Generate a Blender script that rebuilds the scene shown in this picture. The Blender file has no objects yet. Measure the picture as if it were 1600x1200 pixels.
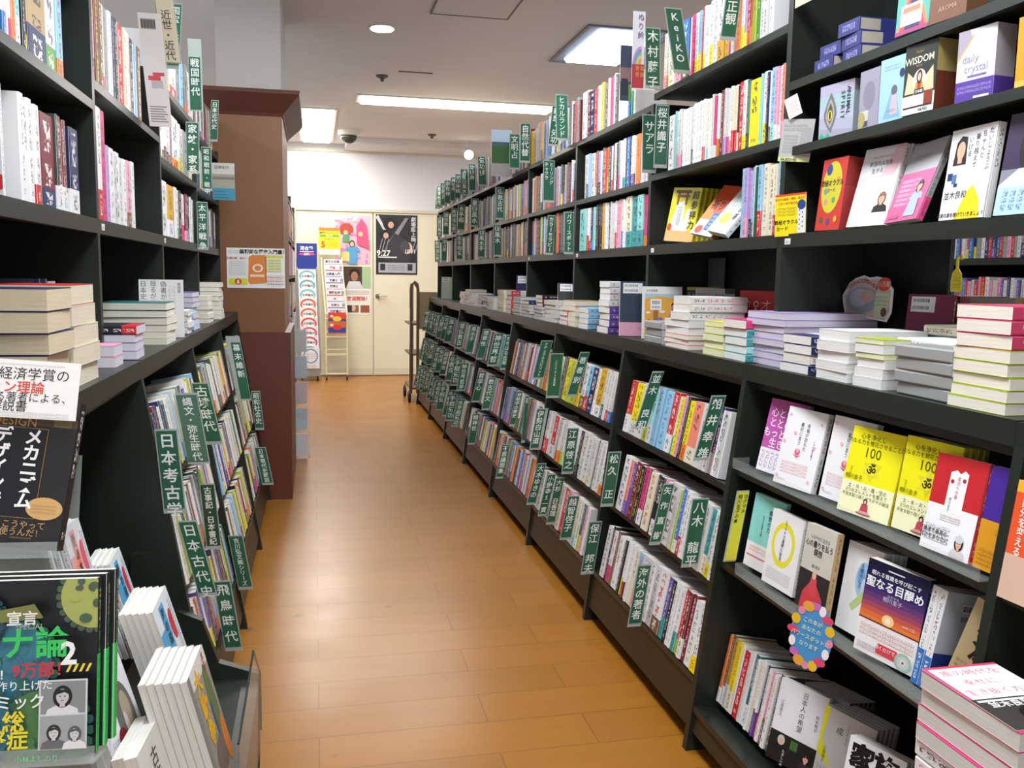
import bpy, bmesh, math, random
from mathutils import Vector, Matrix
V = Vector
# ------------------------------------------------------------------ camera, light, exposure
scene = bpy.context.scene
FPX, YAW, PITCH, ROLL, EYE = 1390.6, 0.21902, 0.1206, 0.01627, 1.35
_f = V((math.sin(YAW)*math.cos(PITCH), math.cos(YAW)*math.cos(PITCH), -math.sin(PITCH)))
_r0 = V((math.cos(YAW), -math.sin(YAW), 0)); _u0 = _r0.cross(_f)
CR = math.cos(ROLL)*_r0 + math.sin(ROLL)*_u0
CU = -math.sin(ROLL)*_r0 + math.cos(ROLL)*_u0
cam = bpy.data.cameras.new('camera'); cam.sensor_width = 36; cam.lens = 36*FPX/1600
cam.clip_start = 0.05; cam.clip_end = 60
camo = bpy.data.objects.new('camera', cam); scene.collection.objects.link(camo)
camo.matrix_world = Matrix(((CR.x, CU.x, -_f.x, 0), (CR.y, CU.y, -_f.y, 0), (CR.z, CU.z, -_f.z, EYE), (0, 0, 0, 1)))
scene.camera = camo
vs = scene.view_settings
vs.view_transform = 'Standard'; vs.look = 'None'; vs.gamma = 1; vs.use_curve_mapping = False
vs.exposure = 0.0
world = bpy.data.worlds.new('world'); scene.world = world; world.use_nodes = True
world.node_tree.nodes['Background'].inputs[0].default_value = (0.93, 0.96, 1, 1)
world.node_tree.nodes['Background'].inputs[1].default_value = 0.9
def area_light(name, loc, sx, sy, watts, col=(1, 0.97, 0.92)):
    l = bpy.data.lights.new(name, 'AREA'); l.shape = 'RECTANGLE'; l.size = sx; l.size_y = sy
    l.energy = watts; l.color = col
    o = bpy.data.objects.new(name, l); scene.collection.objects.link(o); o.location = loc
    return o

# ------------------------------------------------------------------ measuring helpers (a pixel of the photograph -> a point on a known plane)
O = V((0, 0, EYE))
def ray(px, py): return (CR*((px-800)/FPX) - CU*((py-600)/FPX) + _f)
def at_x(px, py, X): d = ray(px, py); return O + d*(X/d.x)
def at_y(px, py, Y): d = ray(px, py); return O + d*(Y/d.y)
def at_z(px, py, Z): d = ray(px, py); return O + d*((Z-EYE)/d.z)
def px_of(P):
    d = P-O; z = d.dot(_f); return 800+FPX*d.dot(CR)/z
def y_at(px, X, Z):                       # distance along the aisle of the point of line (X, Z) that shows at column px
    lo, hi = 0.6, 13.0
    s = 1 if X < 0 else -1
    for _ in range(40):
        m = (lo+hi)/2
        if (px_of(V((X, m, Z))) - px)*s < 0: lo = m
        else: hi = m
    return (lo+hi)/2

# ------------------------------------------------------------------ colours and materials
PAL = dict(w='e9e7e6', v='d6d3d0', c='e8dfc4', g='9b9b99', G='55565a', k='1d1d22', r='c92a2e', R='78202c', p='e8a0b8',
           P='d63f7c', o='ea7d33', y='f0dc1c', Y='d8a62a', n='222a58', b='2f70ba', B='93c3e2', t='3a9fa0', T='1d6668',
           a='96d8d0', l='b6c83a', L='5c9a3c', z='2c6549', u='6a4c9e', U='b49cd0', Q='eceae8', E='d84a6e', m='7c553c', M='b89a6c', s='f08a74', x='3c4a3f')
NAME = dict(w='white', v='off-white', c='cream', g='grey', G='dark grey', k='black', r='red', R='dark red', p='pale pink',
            P='hot pink', o='orange', y='yellow', Y='golden', n='navy', b='blue', B='light blue', t='teal', T='dark teal',
            a='aqua', l='lime', L='leaf green', z='dark green', u='purple', U='lilac', Q='white', E='red pink', m='brown', M='tan', s='salmon', x='dark olive')
def lin(h):
    if isinstance(h, tuple): return h
    h = PAL.get(h, h)
    return tuple(((c/12.92) if c <= 0.04045 else ((c+0.055)/1.055)**2.4) for c in (int(h[i:i+2], 16)/255 for i in (0, 2, 4)))
MATS = {}
def newmat(name):
    m = bpy.data.materials.new(name); m.use_nodes = True
    return m, m.node_tree, m.node_tree.nodes['Principled BSDF']
def plain(name, col, rough=0.5, metal=0.0, spec=0.5, noise=0.0, scale=30):
    if name in MATS: return MATS[name]
    m, t, b = newmat(name)
    c = lin(col); b.inputs['Base Color'].default_value = (*c, 1)
    b.inputs['Roughness'].default_value = rough; b.inputs['Metallic'].default_value = metal
    b.inputs['Specular IOR Level'].default_value = spec
    if noise:
        n = t.nodes.new('ShaderNodeTexNoise'); n.inputs['Scale'].default_value = scale
        g = t.nodes.new('ShaderNodeTexCoord'); t.links.new(g.outputs['Object'], n.inputs['Vector'])
        mx = t.nodes.new('ShaderNodeMix'); mx.data_type = 'RGBA'
        mx.inputs[6].default_value = (*[x*(1-noise) for x in c], 1); mx.inputs[7].default_value = (*[min(1, x*(1+noise)) for x in c], 1)
        t.links.new(n.outputs['Fac'], mx.inputs[0]); t.links.new(mx.outputs[2], b.inputs['Base Color'])
    MATS[name] = m
    return m
def emitter(name, col, strength):
    m, t, b = newmat(name)
    b.inputs['Base Color'].default_value = (*lin(col), 1)
    b.inputs['Emission Color'].default_value = (*lin(col), 1); b.inputs['Emission Strength'].default_value = strength
    MATS[name] = m
    return m
def make_print():
    # printed paper: its colours come with the mesh; rows of small title marks run down the strips that carry ink
    m, t, b = newmat('printed_paper'); N, L = t.nodes.new, t.links.new
    col = N('ShaderNodeAttribute'); col.attribute_name = 'Col'
    ink = N('ShaderNodeAttribute'); ink.attribute_name = 'Ink'
    uv = N('ShaderNodeUVMap'); uv.uv_map = 'UVMap'
    info = N('ShaderNodeObjectInfo')
    sep = N('ShaderNodeSeparateXYZ'); L(uv.outputs[0], sep.inputs[0])
    def mth(op, a, b_=None, c_=None):
        n = N('ShaderNodeMath'); n.operation = op
        for i, v in enumerate((a, b_, c_)):
            if v is None: continue
            if isinstance(v, (int, float)): n.inputs[i].default_value = v
            else: L(v, n.inputs[i])
        return n.outputs[0]
    add = N('ShaderNodeVectorMath'); add.operation = 'ADD'
    comb = N('ShaderNodeCombineXYZ'); L(mth('MULTIPLY', info.outputs['Random'], 97.0), comb.inputs[2])
    L(uv.outputs[0], add.inputs[0]); L(comb.outputs[0], add.inputs[1])
    noi = N('ShaderNodeTexNoise'); noi.noise_dimensions = '3D'; noi.inputs['Scale'].default_value = 4.2; noi.inputs['Detail'].default_value = 1.5
    L(add.outputs[0], noi.inputs['Vector'])
    strokes = mth('GREATER_THAN', noi.outputs['Fac'], 0.52)
    au = mth('LESS_THAN', mth('ABSOLUTE', sep.outputs[0]), 0.52)
    fr = mth('FRACT', sep.outputs[1])
    cell = mth('LESS_THAN', mth('ABSOLUTE', mth('SUBTRACT', fr, 0.5)), 0.42)
    mask = mth('MULTIPLY', mth('MULTIPLY', mth('MULTIPLY', strokes, au), 0.85), mth('MULTIPLY', cell, ink.outputs['Alpha']))
    mx = N('ShaderNodeMix'); mx.data_type = 'RGBA'
    L(mask, mx.inputs[0]); L(col.outputs['Color'], mx.inputs[6]); L(ink.outputs['Color'], mx.inputs[7])
    L(mx.outputs[2], b.inputs['Base Color'])
    b.inputs['Roughness'].default_value = 0.42; b.inputs['Specular IOR Level'].default_value = 0.4
    MATS['print'] = m
make_print()
def make_pages():
    m, t, b = newmat('page_edges'); N, L = t.nodes.new, t.links.new
    col = N('ShaderNodeAttribute'); col.attribute_name = 'Col'
    uv = N('ShaderNodeUVMap'); uv.uv_map = 'UVMap'
    noi = N('ShaderNodeTexNoise'); noi.inputs['Scale'].default_value = 1.0; noi.inputs['Detail'].default_value = 2.0
    mp = N('ShaderNodeMapping'); mp.inputs['Scale'].default_value = (8, 900, 1); L(uv.outputs[0], mp.inputs[0]); L(mp.outputs[0], noi.inputs['Vector'])
    rmp = N('ShaderNodeMapRange'); rmp.inputs['From Min'].default_value = 0.3; rmp.inputs['From Max'].default_value = 0.7
    rmp.inputs['To Min'].default_value = 0.8; rmp.inputs['To Max'].default_value = 1.0; L(noi.outputs['Fac'], rmp.inputs[0])
    mx = N('ShaderNodeMix'); mx.data_type = 'RGBA'; mx.blend_type = 'MULTIPLY'; mx.inputs[0].default_value = 1
    L(col.outputs['Color'], mx.inputs[6]); L(rmp.outputs[0], mx.inputs[7]); L(mx.outputs[2], b.inputs['Base Color'])
    b.inputs['Roughness'].default_value = 0.8
    MATS['pages'] = m
make_pages()
PRINT, PAGES = MATS['print'], MATS['pages']
SHELF = plain('dark_green_paint', '20261f', 0.36, spec=0.5, noise=0.12, scale=60)
BACK = plain('dark_back_board', '1a1e1b', 0.6, noise=0.1, scale=40)
KICK = plain('brown_black_kick_paint', '2c281c', 0.4, noise=0.12, scale=50)
def make_clear(name, tint, alpha, rough=0.08):
    m, t, b = newmat(name)
    b.inputs['Base Color'].default_value = (*lin(tint), 1); b.inputs['Roughness'].default_value = rough
    b.inputs['Alpha'].default_value = alpha
    MATS[name] = m
    return m
CLEAR = make_clear('clear_acrylic', 'c9d2cc', 0.10)
SLEEVE = make_clear('milky_plastic_sleeve', 'b9c2bc', 0.55, 0.2)

# ------------------------------------------------------------------ mesh buffer
class MB:
    def __init__(s): s.v = []; s.f = []; s.m = []; s.col = []; s.ink = []; s.uv = []; s.mats = []
    def mi(s, mat):
        if mat not in s.mats: s.mats.append(mat)
        return s.mats.index(mat)
    def poly(s, pts, mat, col=None, ink=None, uv=None):
        i = len(s.v); s.v += [tuple(p) for p in pts]; n = len(pts)
        s.f.append(tuple(range(i, i+n))); s.m.append(s.mi(mat))
        s.col.append((*lin(col), 1) if col is not None else (1, 1, 1, 1))
        s.ink.append(ink if ink else (0, 0, 0, 0)); s.uv.append(uv if uv else [(9, 9)]*n)
    def obox(s, o, a, b, c, mat, col=None, skip=()):      # corner o, edge vectors a, b, c (right-handed a x b = c direction)
        o, a, b, c = V(o), V(a), V(b), V(c)
        F = dict(bot=(o, o+b, o+a+b, o+a), top=(o+c, o+c+a, o+c+a+b, o+c+b), f=(o, o+a, o+a+c, o+c),
                 k=(o+b, o+b+c, o+a+b+c, o+a+b), l=(o, o+c, o+b+c, o+b), r=(o+a, o+a+b, o+a+b+c, o+a+c))
        for k, q in F.items():
            if k not in skip: s.poly(q, mat, col)
    def box(s, x0, x1, y0, y1, z0, z1, mat, col=None):
        s.obox((x0, y0, z0), (x1-x0, 0, 0), (0, y1-y0, 0), (0, 0, z1-z0), mat, col)
    def prism(s, prof, axis, a0, a1, mat, col=None):     # profile of 2-D points pulled along an axis
        def P(p, a): return {'y': (p[0], a, p[1]), 'x': (a, p[0], p[1]), 'z': (p[0], p[1], a)}[axis]
        A = [P(p, a0) for p in prof]; B = [P(p, a1) for p in prof]; n = len(prof)
        s.poly(A, mat, col); s.poly(B[::-1], mat, col)
        for i in range(n): j = (i+1) % n; s.poly((A[j], A[i], B[i], B[j]), mat, col)
    def tube(s, pts, r, mat, col=None, n=10, cap=True):
        pts = [V(p) for p in pts]; rings = []
        for i, p in enumerate(pts):
            d = (pts[min(i+1, len(pts)-1)]-pts[max(i-1, 0)]).normalized()
            a = d.cross(V((0, 0, 1)) if abs(d.z) < .9 else V((1, 0, 0))).normalized(); b = d.cross(a)
            rr = r[i] if isinstance(r, (list, tuple)) else r
            rings.append([p+(a*math.cos(2*math.pi*k/n)+b*math.sin(2*math.pi*k/n))*rr for k in range(n)])
        for A, B in zip(rings, rings[1:]):
            for k in range(n): s.poly((A[k], A[(k+1) % n], B[(k+1) % n], B[k]), mat, col)
        if cap: s.poly(rings[0][::-1], mat, col); s.poly(rings[-1], mat, col)
    def disc(s, c, a, b, n, mat, col=None, h=0.0):       # ellipse with half axes a, b and thickness vector h
        c, a, b = V(c), V(a), V(b); P = [c+a*math.cos(2*math.pi*k/n)+b*math.sin(2*math.pi*k/n) for k in range(n)]
        if h:
            h = V(h); T = [p+h for p in P]; s.poly(T, mat, col); s.poly(P[::-1], mat, col)
            for k in range(n): s.poly((P[k], P[(k+1) % n], T[(k+1) % n], T[k]), mat, col)
        else: s.poly(P, mat, col)
    def build(s, name, parent=None, origin=None, smooth=False, fix=True):
        me = bpy.data.meshes.new(name)
        if origin is None:
            xs = [p[0] for p in s.v]; ys = [p[1] for p in s.v]; zs = [p[2] for p in s.v]
            origin = ((min(xs)+max(xs))/2, (min(ys)+max(ys))/2, min(zs))
        origin = V(origin)
        me.from_pydata([tuple(V(p)-origin) for p in s.v], [], s.f)
        for m in s.mats: me.materials.append(m)
        me.polygons.foreach_set('material_index', s.m)
        if any(m in (PRINT, PAGES) for m in s.mats):
            cl, ik, uvs = [], [], []
            for f, c, k, u in zip(s.f, s.col, s.ink, s.uv):
                for q in range(len(f)): cl += c; ik += k; uvs += u[q]
            a = me.color_attributes.new('Col', 'FLOAT_COLOR', 'CORNER'); a.data.foreach_set('color', cl)
            a = me.color_attributes.new('Ink', 'FLOAT_COLOR', 'CORNER'); a.data.foreach_set('color', ik)
            me.uv_layers.new(name='UVMap').data.foreach_set('uv', uvs)
        if smooth: me.polygons.foreach_set('use_smooth', [True]*len(s.f))
        if fix or smooth:
            bm = bmesh.new(); bm.from_mesh(me); bmesh.ops.remove_doubles(bm, verts=bm.verts, dist=1e-5)
            if fix: bmesh.ops.recalc_face_normals(bm, faces=bm.faces)
            bm.to_mesh(me); bm.free()
        o = bpy.data.objects.new(name, me); scene.collection.objects.link(o)
        if parent is not None:
            o.parent = parent; o.location = origin - parent_loc(parent)
        else: o.location = origin
        return o
def parent_loc(o):
    p = V(o.location)
    while o.parent is not None: o = o.parent; p = p + V(o.location)
    return p
def tag(o, label, cat, group=None, kind=None):
    if label: o['label'] = label
    if cat: o['category'] = cat
    if group: o['group'] = group
    if kind: o['kind'] = kind
    return o
def thing(name, loc, label, cat, group=None):
    o = bpy.data.objects.new(name, None); scene.collection.objects.link(o); o.location = loc; o.empty_display_size = 0.05
    return tag(o, label, cat, group)
def struct(o, label=None, cat=None):
    o['kind'] = 'structure'
    return tag(o, label, cat)

# ------------------------------------------------------------------ lettering: glyph outlines of Blender's own font set into the print material
_GLY = {}
def glyphs(text, bold=0.0):
    k = (text, bold)
    if k not in _GLY:
        c = bpy.data.curves.new('lettering', 'FONT'); c.body = text; c.size = 1; c.resolution_u = 2; c.offset = bold; c.align_x = 'CENTER'
        o = bpy.data.objects.new('lettering', c); m = bpy.data.meshes.new_from_object(o)
        _GLY[k] = ([V(v.co) for v in m.vertices], [tuple(p.vertices) for p in m.polygons])
        bpy.data.objects.remove(o); bpy.data.curves.remove(c); bpy.data.meshes.remove(m)
    return _GLY[k]
def letter(mb, ch, P, R, U, col, bold=0.0):              # glyph ch with its cell centre at P; R, U = cell vectors
    vs_, fs = glyphs(ch, bold)
    P, R, U = V(P), V(R), V(U)
    for f in fs: mb.poly([P+R*vs_[i].x+U*(vs_[i].y-0.36) for i in f], PRINT, col)
def column(mb, text, P, R, U, col, bold=0.0, pitch=1.0):  # vertical writing, P = centre of the first cell
    for i, ch in enumerate(text):
        if ch == ' ': continue
        if ch == 'ー':
            letter(mb, ch, V(P)-V(U)*pitch*i, -V(U), V(R), col, bold); continue
        letter(mb, ch, V(P)-V(U)*pitch*i, R, U, col, bold)
def line(mb, text, P, R, U, col, bold=0.0):              # horizontal writing centred on P
    letter(mb, text, P, R, U, col, bold)
# ------------------------------------------------------------------ lamps
WARM = (1.0, 0.98, 0.94); COOL = (0.90, 0.96, 1.0)
LAMPW = emitter('lamp_diffuser_warm', 'fff4e0', 9.0)
LAMPC = emitter('lamp_diffuser_cool', 'e8f2ff', 9.0)
LAMPB = emitter('lamp_diffuser_blue', 'c4dcff', 10.0)
WHITEM = plain('white_enamel', 'dcdad6', 0.4)
CEIL = 3.0
def ceiling_lamp(x0, x1, y0, y1, watts, label, mat, lc, rim='dcdad6', name='ceiling_light', border=0):
    t = thing(name, ((x0+x1)/2, (y0+y1)/2, CEIL), label, 'ceiling light', 'recessed ceiling lights')
    a = MB(); w = 0.025; d = 0.012; m = plain('lamp_rim_'+rim, rim, 0.4)
    a.box(x0-w, x1+w, y0-w, y0, CEIL-d, CEIL, m); a.box(x0-w, x1+w, y1, y1+w, CEIL-d, CEIL, m)
    a.box(x0-w, x0, y0, y1, CEIL-d, CEIL, m); a.box(x1, x1+w, y0, y1, CEIL-d, CEIL, m)
    a.build('frame', t)
    if border:
        b = border; m2 = plain('lamp_border', '9aa2aa', 0.4); q = MB()
        for r in ((x0, x1, y0, y0+b), (x0, x1, y1-b, y1), (x0, x0+b, y0+b, y1-b), (x1-b, x1, y0+b, y1-b)): q.box(*r, CEIL-0.006, CEIL, m2)
        q.build('border', t); x0 += b; x1 -= b; y0 += b; y1 -= b
    a = MB(); e = 0.02; a.prism([(x0, CEIL), (x1, CEIL), (x1-e, CEIL-0.03), (x0+e, CEIL-0.03)], 'y', y0, y1, mat); a.build('diffuser', t)
    o = area_light('lamp_glow', (0, 0, -0.04), x1-x0, y1-y0, watts, lc); o.parent = t
    return t
ceiling_lamp(1.80, 2.38, 5.86, 6.84, 34, 'square bluish ceiling light above the right bookcases', LAMPB, (.72, .86, 1.0), '6f7478', border=.07)
ceiling_lamp(0.43, 2.32, 8.62, 8.94, 62, 'long narrow ceiling light running across the aisle near the back', LAMPW, WARM)
ceiling_lamp(-0.13, 0.22, 9.46, 11.7, 50, 'bright ceiling light running to the back wall left of the security camera', LAMPW, WARM)
for yy, ww in ((3.6, 36), (1.2, 40), (-1.2, 30)):
    ceiling_lamp(0.05, 0.65, yy-0.6, yy+0.6, ww, 'ceiling light over the front of the aisle out of view', LAMPC, COOL)
ceiling_lamp(3.0, 3.6, 1.5, 2.7, 40, 'unseen fill lamp added over the neighbouring aisle on the right', LAMPC, COOL)  # out-of-view lamp, added to brighten the ceiling beyond the right shelves
ceiling_lamp(-2.6, -2.0, 3.0, 4.2, 40, 'unseen fill lamp added over the neighbouring aisle on the left', LAMPC, COOL)  # another added lamp, unseen, as ceiling fill beyond the left shelves
t = thing('downlight', (0.465, 6.31, CEIL), 'small round recessed downlight in the ceiling over the aisle', 'ceiling light')
a = MB(); a.disc((0.465, 6.31, CEIL-0.006), (0.09, 0, 0), (0, 0.1, 0), 32, WHITEM, h=(0, 0, 0.006)); a.build('trim_ring', t)
a = MB(); a.disc((0.465, 6.31, CEIL-0.009), (0.077, 0, 0), (0, 0.086, 0), 32, LAMPW, h=(0, 0, 0.003)); a.build('bulb', t)
# ------------------------------------------------------------------ shell
def make_floor():
    m, t, b = newmat('floor_planks'); N, L = t.nodes.new, t.links.new
    g = N('ShaderNodeTexCoord'); mp = N('ShaderNodeMapping'); L(g.outputs['Object'], mp.inputs[0])
    br = N('ShaderNodeTexBrick'); br.inputs['Scale'].default_value = 1; br.inputs['Brick Width'].default_value = 0.8; br.inputs['Row Height'].default_value = 0.18
    br.inputs['Mortar Size'].default_value = 0.0018; br.inputs['Mortar Smooth'].default_value = 0.3; br.offset = 0.37; br.offset_frequency = 2; br.inputs['Bias'].default_value = 0
    br.inputs['Color1'].default_value = (*lin('9c641e'), 1); br.inputs['Color2'].default_value = (*lin('a46a22'), 1); br.inputs['Mortar'].default_value = (*lin('7a4c1c'), 1)
    L(mp.outputs[0], br.inputs['Vector'])
    n = N('ShaderNodeTexNoise'); n.inputs['Scale'].default_value = 1; n.inputs['Detail'].default_value = 4
    m2 = N('ShaderNodeMapping'); m2.inputs['Scale'].default_value = (1.2, 14, 1); L(g.outputs['Object'], m2.inputs[0]); L(m2.outputs[0], n.inputs['Vector'])
    rm = N('ShaderNodeMapRange'); rm.inputs['To Min'].default_value = 0.86; rm.inputs['To Max'].default_value = 1.12; L(n.outputs['Fac'], rm.inputs[0])
    mx = N('ShaderNodeMix'); mx.data_type = 'RGBA'; mx.blend_type = 'MULTIPLY'; mx.inputs[0].default_value = 1
    L(br.outputs['Color'], mx.inputs[6]); L(rm.outputs[0], mx.inputs[7])
    # scuffs and specks
    sp = N('ShaderNodeTexNoise'); sp.inputs['Scale'].default_value = 9; sp.inputs['Detail'].default_value = 3; L(g.outputs['Object'], sp.inputs['Vector'])
    th = N('ShaderNodeMapRange'); th.inputs['From Min'].default_value = 0.70; th.inputs['From Max'].default_value = 0.76; L(sp.outputs['Fac'], th.inputs[0])
    mx2 = N('ShaderNodeMix'); mx2.data_type = 'RGBA'; L(th.outputs[0], mx2.inputs[0]); L(mx.outputs[2], mx2.inputs[6]); mx2.inputs[7].default_value = (*lin('6a431c'), 1)
    L(mx2.outputs[2], b.inputs['Base Color'])
    rr = N('ShaderNodeMapRange'); rr.inputs['To Min'].default_value = 0.24; rr.inputs['To Max'].default_value = 0.38
    n3 = N('ShaderNodeTexNoise'); n3.inputs['Scale'].default_value = 3; L(g.outputs['Object'], n3.inputs['Vector']); L(n3.outputs['Fac'], rr.inputs[0]); L(rr.outputs[0], b.inputs['Roughness'])
    b.inputs['Specular IOR Level'].default_value = 0.5
    return m
FLOOR = make_floor()
WALLM = plain('white_wall_paint', 'dedde0', 0.75, noise=0.02, scale=5)
CEILM = plain('ceiling_paint', 'dcd8d4', 0.85, noise=0.03, scale=4)
CREAM = plain('cream_door_paint', 'e2dcc2', 0.45, noise=0.02, scale=6)
CREAMD = plain('door_frame_paint', 'cfc9b4', 0.5)
X0, X1, YB, YF = -8.0, 9.0, 11.97, -6.0
a = MB(); a.box(-1.7, 4.4, -2.5, YB, -0.05, 0, FLOOR); struct(a.build('floor', origin=(0, 0, 0)), 'glossy honey-brown wooden plank floor of the aisle', 'floor')
a = MB(); a.box(X0, X1, YF, YB, CEIL, CEIL+0.05, CEILM); struct(a.build('ceiling'), 'plain beige-grey shop ceiling', 'ceiling')
a = MB(); a.box(X0, X1, YB, YB+0.1, 0, CEIL, WALLM); struct(a.build('wall_back'), 'white wall at the far end of the aisle', 'wall')
a = MB(); a.box(0.40, 3.2, 11.3, YB, CEIL-0.075, CEIL, CEILM); struct(a.build('trim_1'), 'shallow boxed drop of the ceiling above the back wall', 'ceiling drop')
a = MB(); a.box(-0.35, 3.2, YB-0.02, YB, CEIL-0.1, CEIL-0.075, CREAMD); struct(a.build('trim_2'), 'thin rail along the top of the back wall', 'trim')
# doors in the back wall
yd = YB-0.02
a = MB()
a.box(-0.27, -0.225, yd-0.03, YB, 0, 2.19, CREAMD); a.box(1.62, 1.67, yd-0.03, YB, 0, 2.19, CREAMD); a.box(-0.225, 1.62, yd-0.03, YB, 2.15, 2.19, CREAMD)
struct(a.build('trim_3'), 'cream frame round the double doors', 'door frame')
def door(n, x0, x1, handle):
    a = MB(); a.box(x0, x1, yd-0.01, YB, 0.012, 2.145, CREAM)
    o = a.build('door_%d' % n); struct(o, 'plain cream door leaf, %s of the pair' % ('right' if handle else 'left'), 'door')
    a = MB(); a.box(x0, x1, yd-0.0125, yd-0.01, 0.012, 0.1, plain('door_kick_plate', 'd5cfb6', 0.4)); a.build('kick_plate', o)
    if handle:
        mt = plain('brushed_steel', '9a978f', 0.3, 1.0)
        a = MB(); a.disc((0.815, yd-0.012, 1.06), (0.028, 0, 0), (0, 0, 0.028), 20, mt, h=(0, -0.012, 0)); a.tube([(0.815, yd-0.02, 1.06), (0.815, yd-0.06, 1.06), (0.83, yd-0.068, 1.06), (0.935, yd-0.068, 1.058)], 0.011, mt)
        a.build('door_handle', o)
door(1, -0.222, 0.752, False); door(2, 0.768, 1.617, True)
# ------------------------------------------------------------------ ceiling fittings
DARK = plain('dark_fitting', '5a5550', 0.5)
t = thing('ceiling_hatch', (0.985, 5.55, CEIL), 'square access hatch outlined in the ceiling above the aisle', 'hatch')
a = MB(); a.box(0.745, 1.23, 5.2, 5.86, CEIL-0.004, CEIL, CEILM); a.build('hatch_panel', t)
a = MB()
for q in ((0.735, 1.24, 5.19, 5.2), (0.735, 1.24, 5.86, 5.87), (0.735, 0.745, 5.2, 5.86), (1.23, 1.24, 5.2, 5.86)): a.box(*q, CEIL-0.007, CEIL, DARK)
a.build('hatch_frame', t)
def sensor(name, x, y, r, label, cat):
    t = thing(name, (x, y, CEIL), label, cat)
    a = MB(); a.tube([(x, y, CEIL), (x, y, CEIL-0.012), (x, y, CEIL-0.022)], [r, r, r*0.55], DARK, n=18); a.build('base', t)
    a = MB(); a.tube([(x, y, CEIL-0.022), (x, y, CEIL-0.045), (x, y, CEIL-0.05)], [r*0.32, r*0.32, r*0.12], DARK, n=14); a.build('sprinkler_head', t)
sensor('fire_sprinkler', 0.572, 7.77, 0.05, 'small dark sprinkler head between the downlight and the long ceiling light', 'sprinkler')
sensor('fire_sprinkler', 1.378, 10.77, 0.05, 'small dark sprinkler head near the back wall beyond the long ceiling light', 'sprinkler')
a = MB(); a.box(0.69, 0.97, 7.55, 7.57, CEIL-0.006, CEIL, DARK); tag(a.build('ceiling_slot'), 'thin dark slot strip beside the sprinkler on the ceiling', 'slot')
t = thing('security_camera', (0.41, 10.8, CEIL), 'white dome security camera on the ceiling near the back wall', 'security camera')
a = MB(); a.tube([(0.41, 10.8, CEIL), (0.41, 10.8, CEIL-0.05), (0.41, 10.8, CEIL-0.06)], [0.13, 0.125, 0.1], WHITEM, n=28); a.build('housing', t)
a = MB(); a.tube([(0.41, 10.8, CEIL-0.06+0.0)]+[(0.41, 10.8, CEIL-0.06-0.09*math.sin(k*math.pi/12)) for k in range(1, 7)], [0.095]+[0.095*math.cos(k*math.pi/12)+0.001 for k in range(1, 7)], plain('smoked_dome', '3a3632', 0.08), n=28)
a.build('dome', t, smooth=True)
t = thing('spotlight', (1.87, 11.2, CEIL), 'small bright spotlight by the back wall above the far end of the shelves', 'spotlight')
a = MB(); a.tube([(1.87, 11.2, CEIL), (1.87, 11.2, 2.87)], 0.012, WHITEM); a.build('stem', t)
a = MB(); a.tube([(1.87, 11.25, 2.9), (1.87, 11.05, 2.82)], [0.05, 0.06], WHITEM, n=18); a.build('housing', t)
a = MB(); a.tube([(1.87, 11.05, 2.82), (1.87, 11.03, 2.81)], [0.055, 0.05], emitter('spot_bulb', 'fff6e6', 12), n=18); a.build('bulb', t)
# ------------------------------------------------------------------ column
WOOD = plain('column_wood', '7d5232', 0.45, noise=0.08, scale=8)
WOODD = plain('column_base_wood', '5e2f20', 0.42, noise=0.1, scale=8)
WOODC = plain('column_cornice_wood', '5c352a', 0.5)
a = MB(); a.box(-0.53, -0.175, 5.43, 6.4, 2.2, CEIL, plain('column_white', 'b5b0ab', 0.8)); struct(a.build('trim_4'), 'white upper part of the column above the wooden cladding', 'column')
a = MB(); a.box(-0.55, -0.172, 5.41, 6.42, 0.95, 2.3, WOOD); struct(a.build('trim_5'), 'brown wooden cladding of the column', 'column cladding')
a = MB(); a.box(-0.58, -0.14, 5.38, 6.45, 0.0, 1.0, WOODD); struct(a.build('trim_6'), 'dark reddish wooden lower cladding of the column', 'column base')
a = MB()
P = [(-0.55, 5.41), (-0.172, 5.41), (-0.172, 6.42), (-0.55, 6.42)]
def ring(d, z): return [(-0.55-d, 5.41-d, z), (-0.172+d, 5.41-d, z), (-0.172+d, 6.42+d, z), (-0.55-d, 6.42+d, z)]
R3 = [ring(0.004, 2.235), ring(0.012, 2.25), ring(0.03, 2.27), ring(0.10, 2.345), ring(0.105, 2.365)]
for A, B in zip(R3, R3[1:]):
    for k in range(4): a.poly((A[k], A[(k+1) % 4], B[(k+1) % 4], B[k]), WOODC)
a.poly(R3[-1], WOODC); a.poly(R3[0][::-1], WOODC)
struct(a.build('trim_7'), 'flared wooden cornice at the top of the column', 'cornice')
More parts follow.
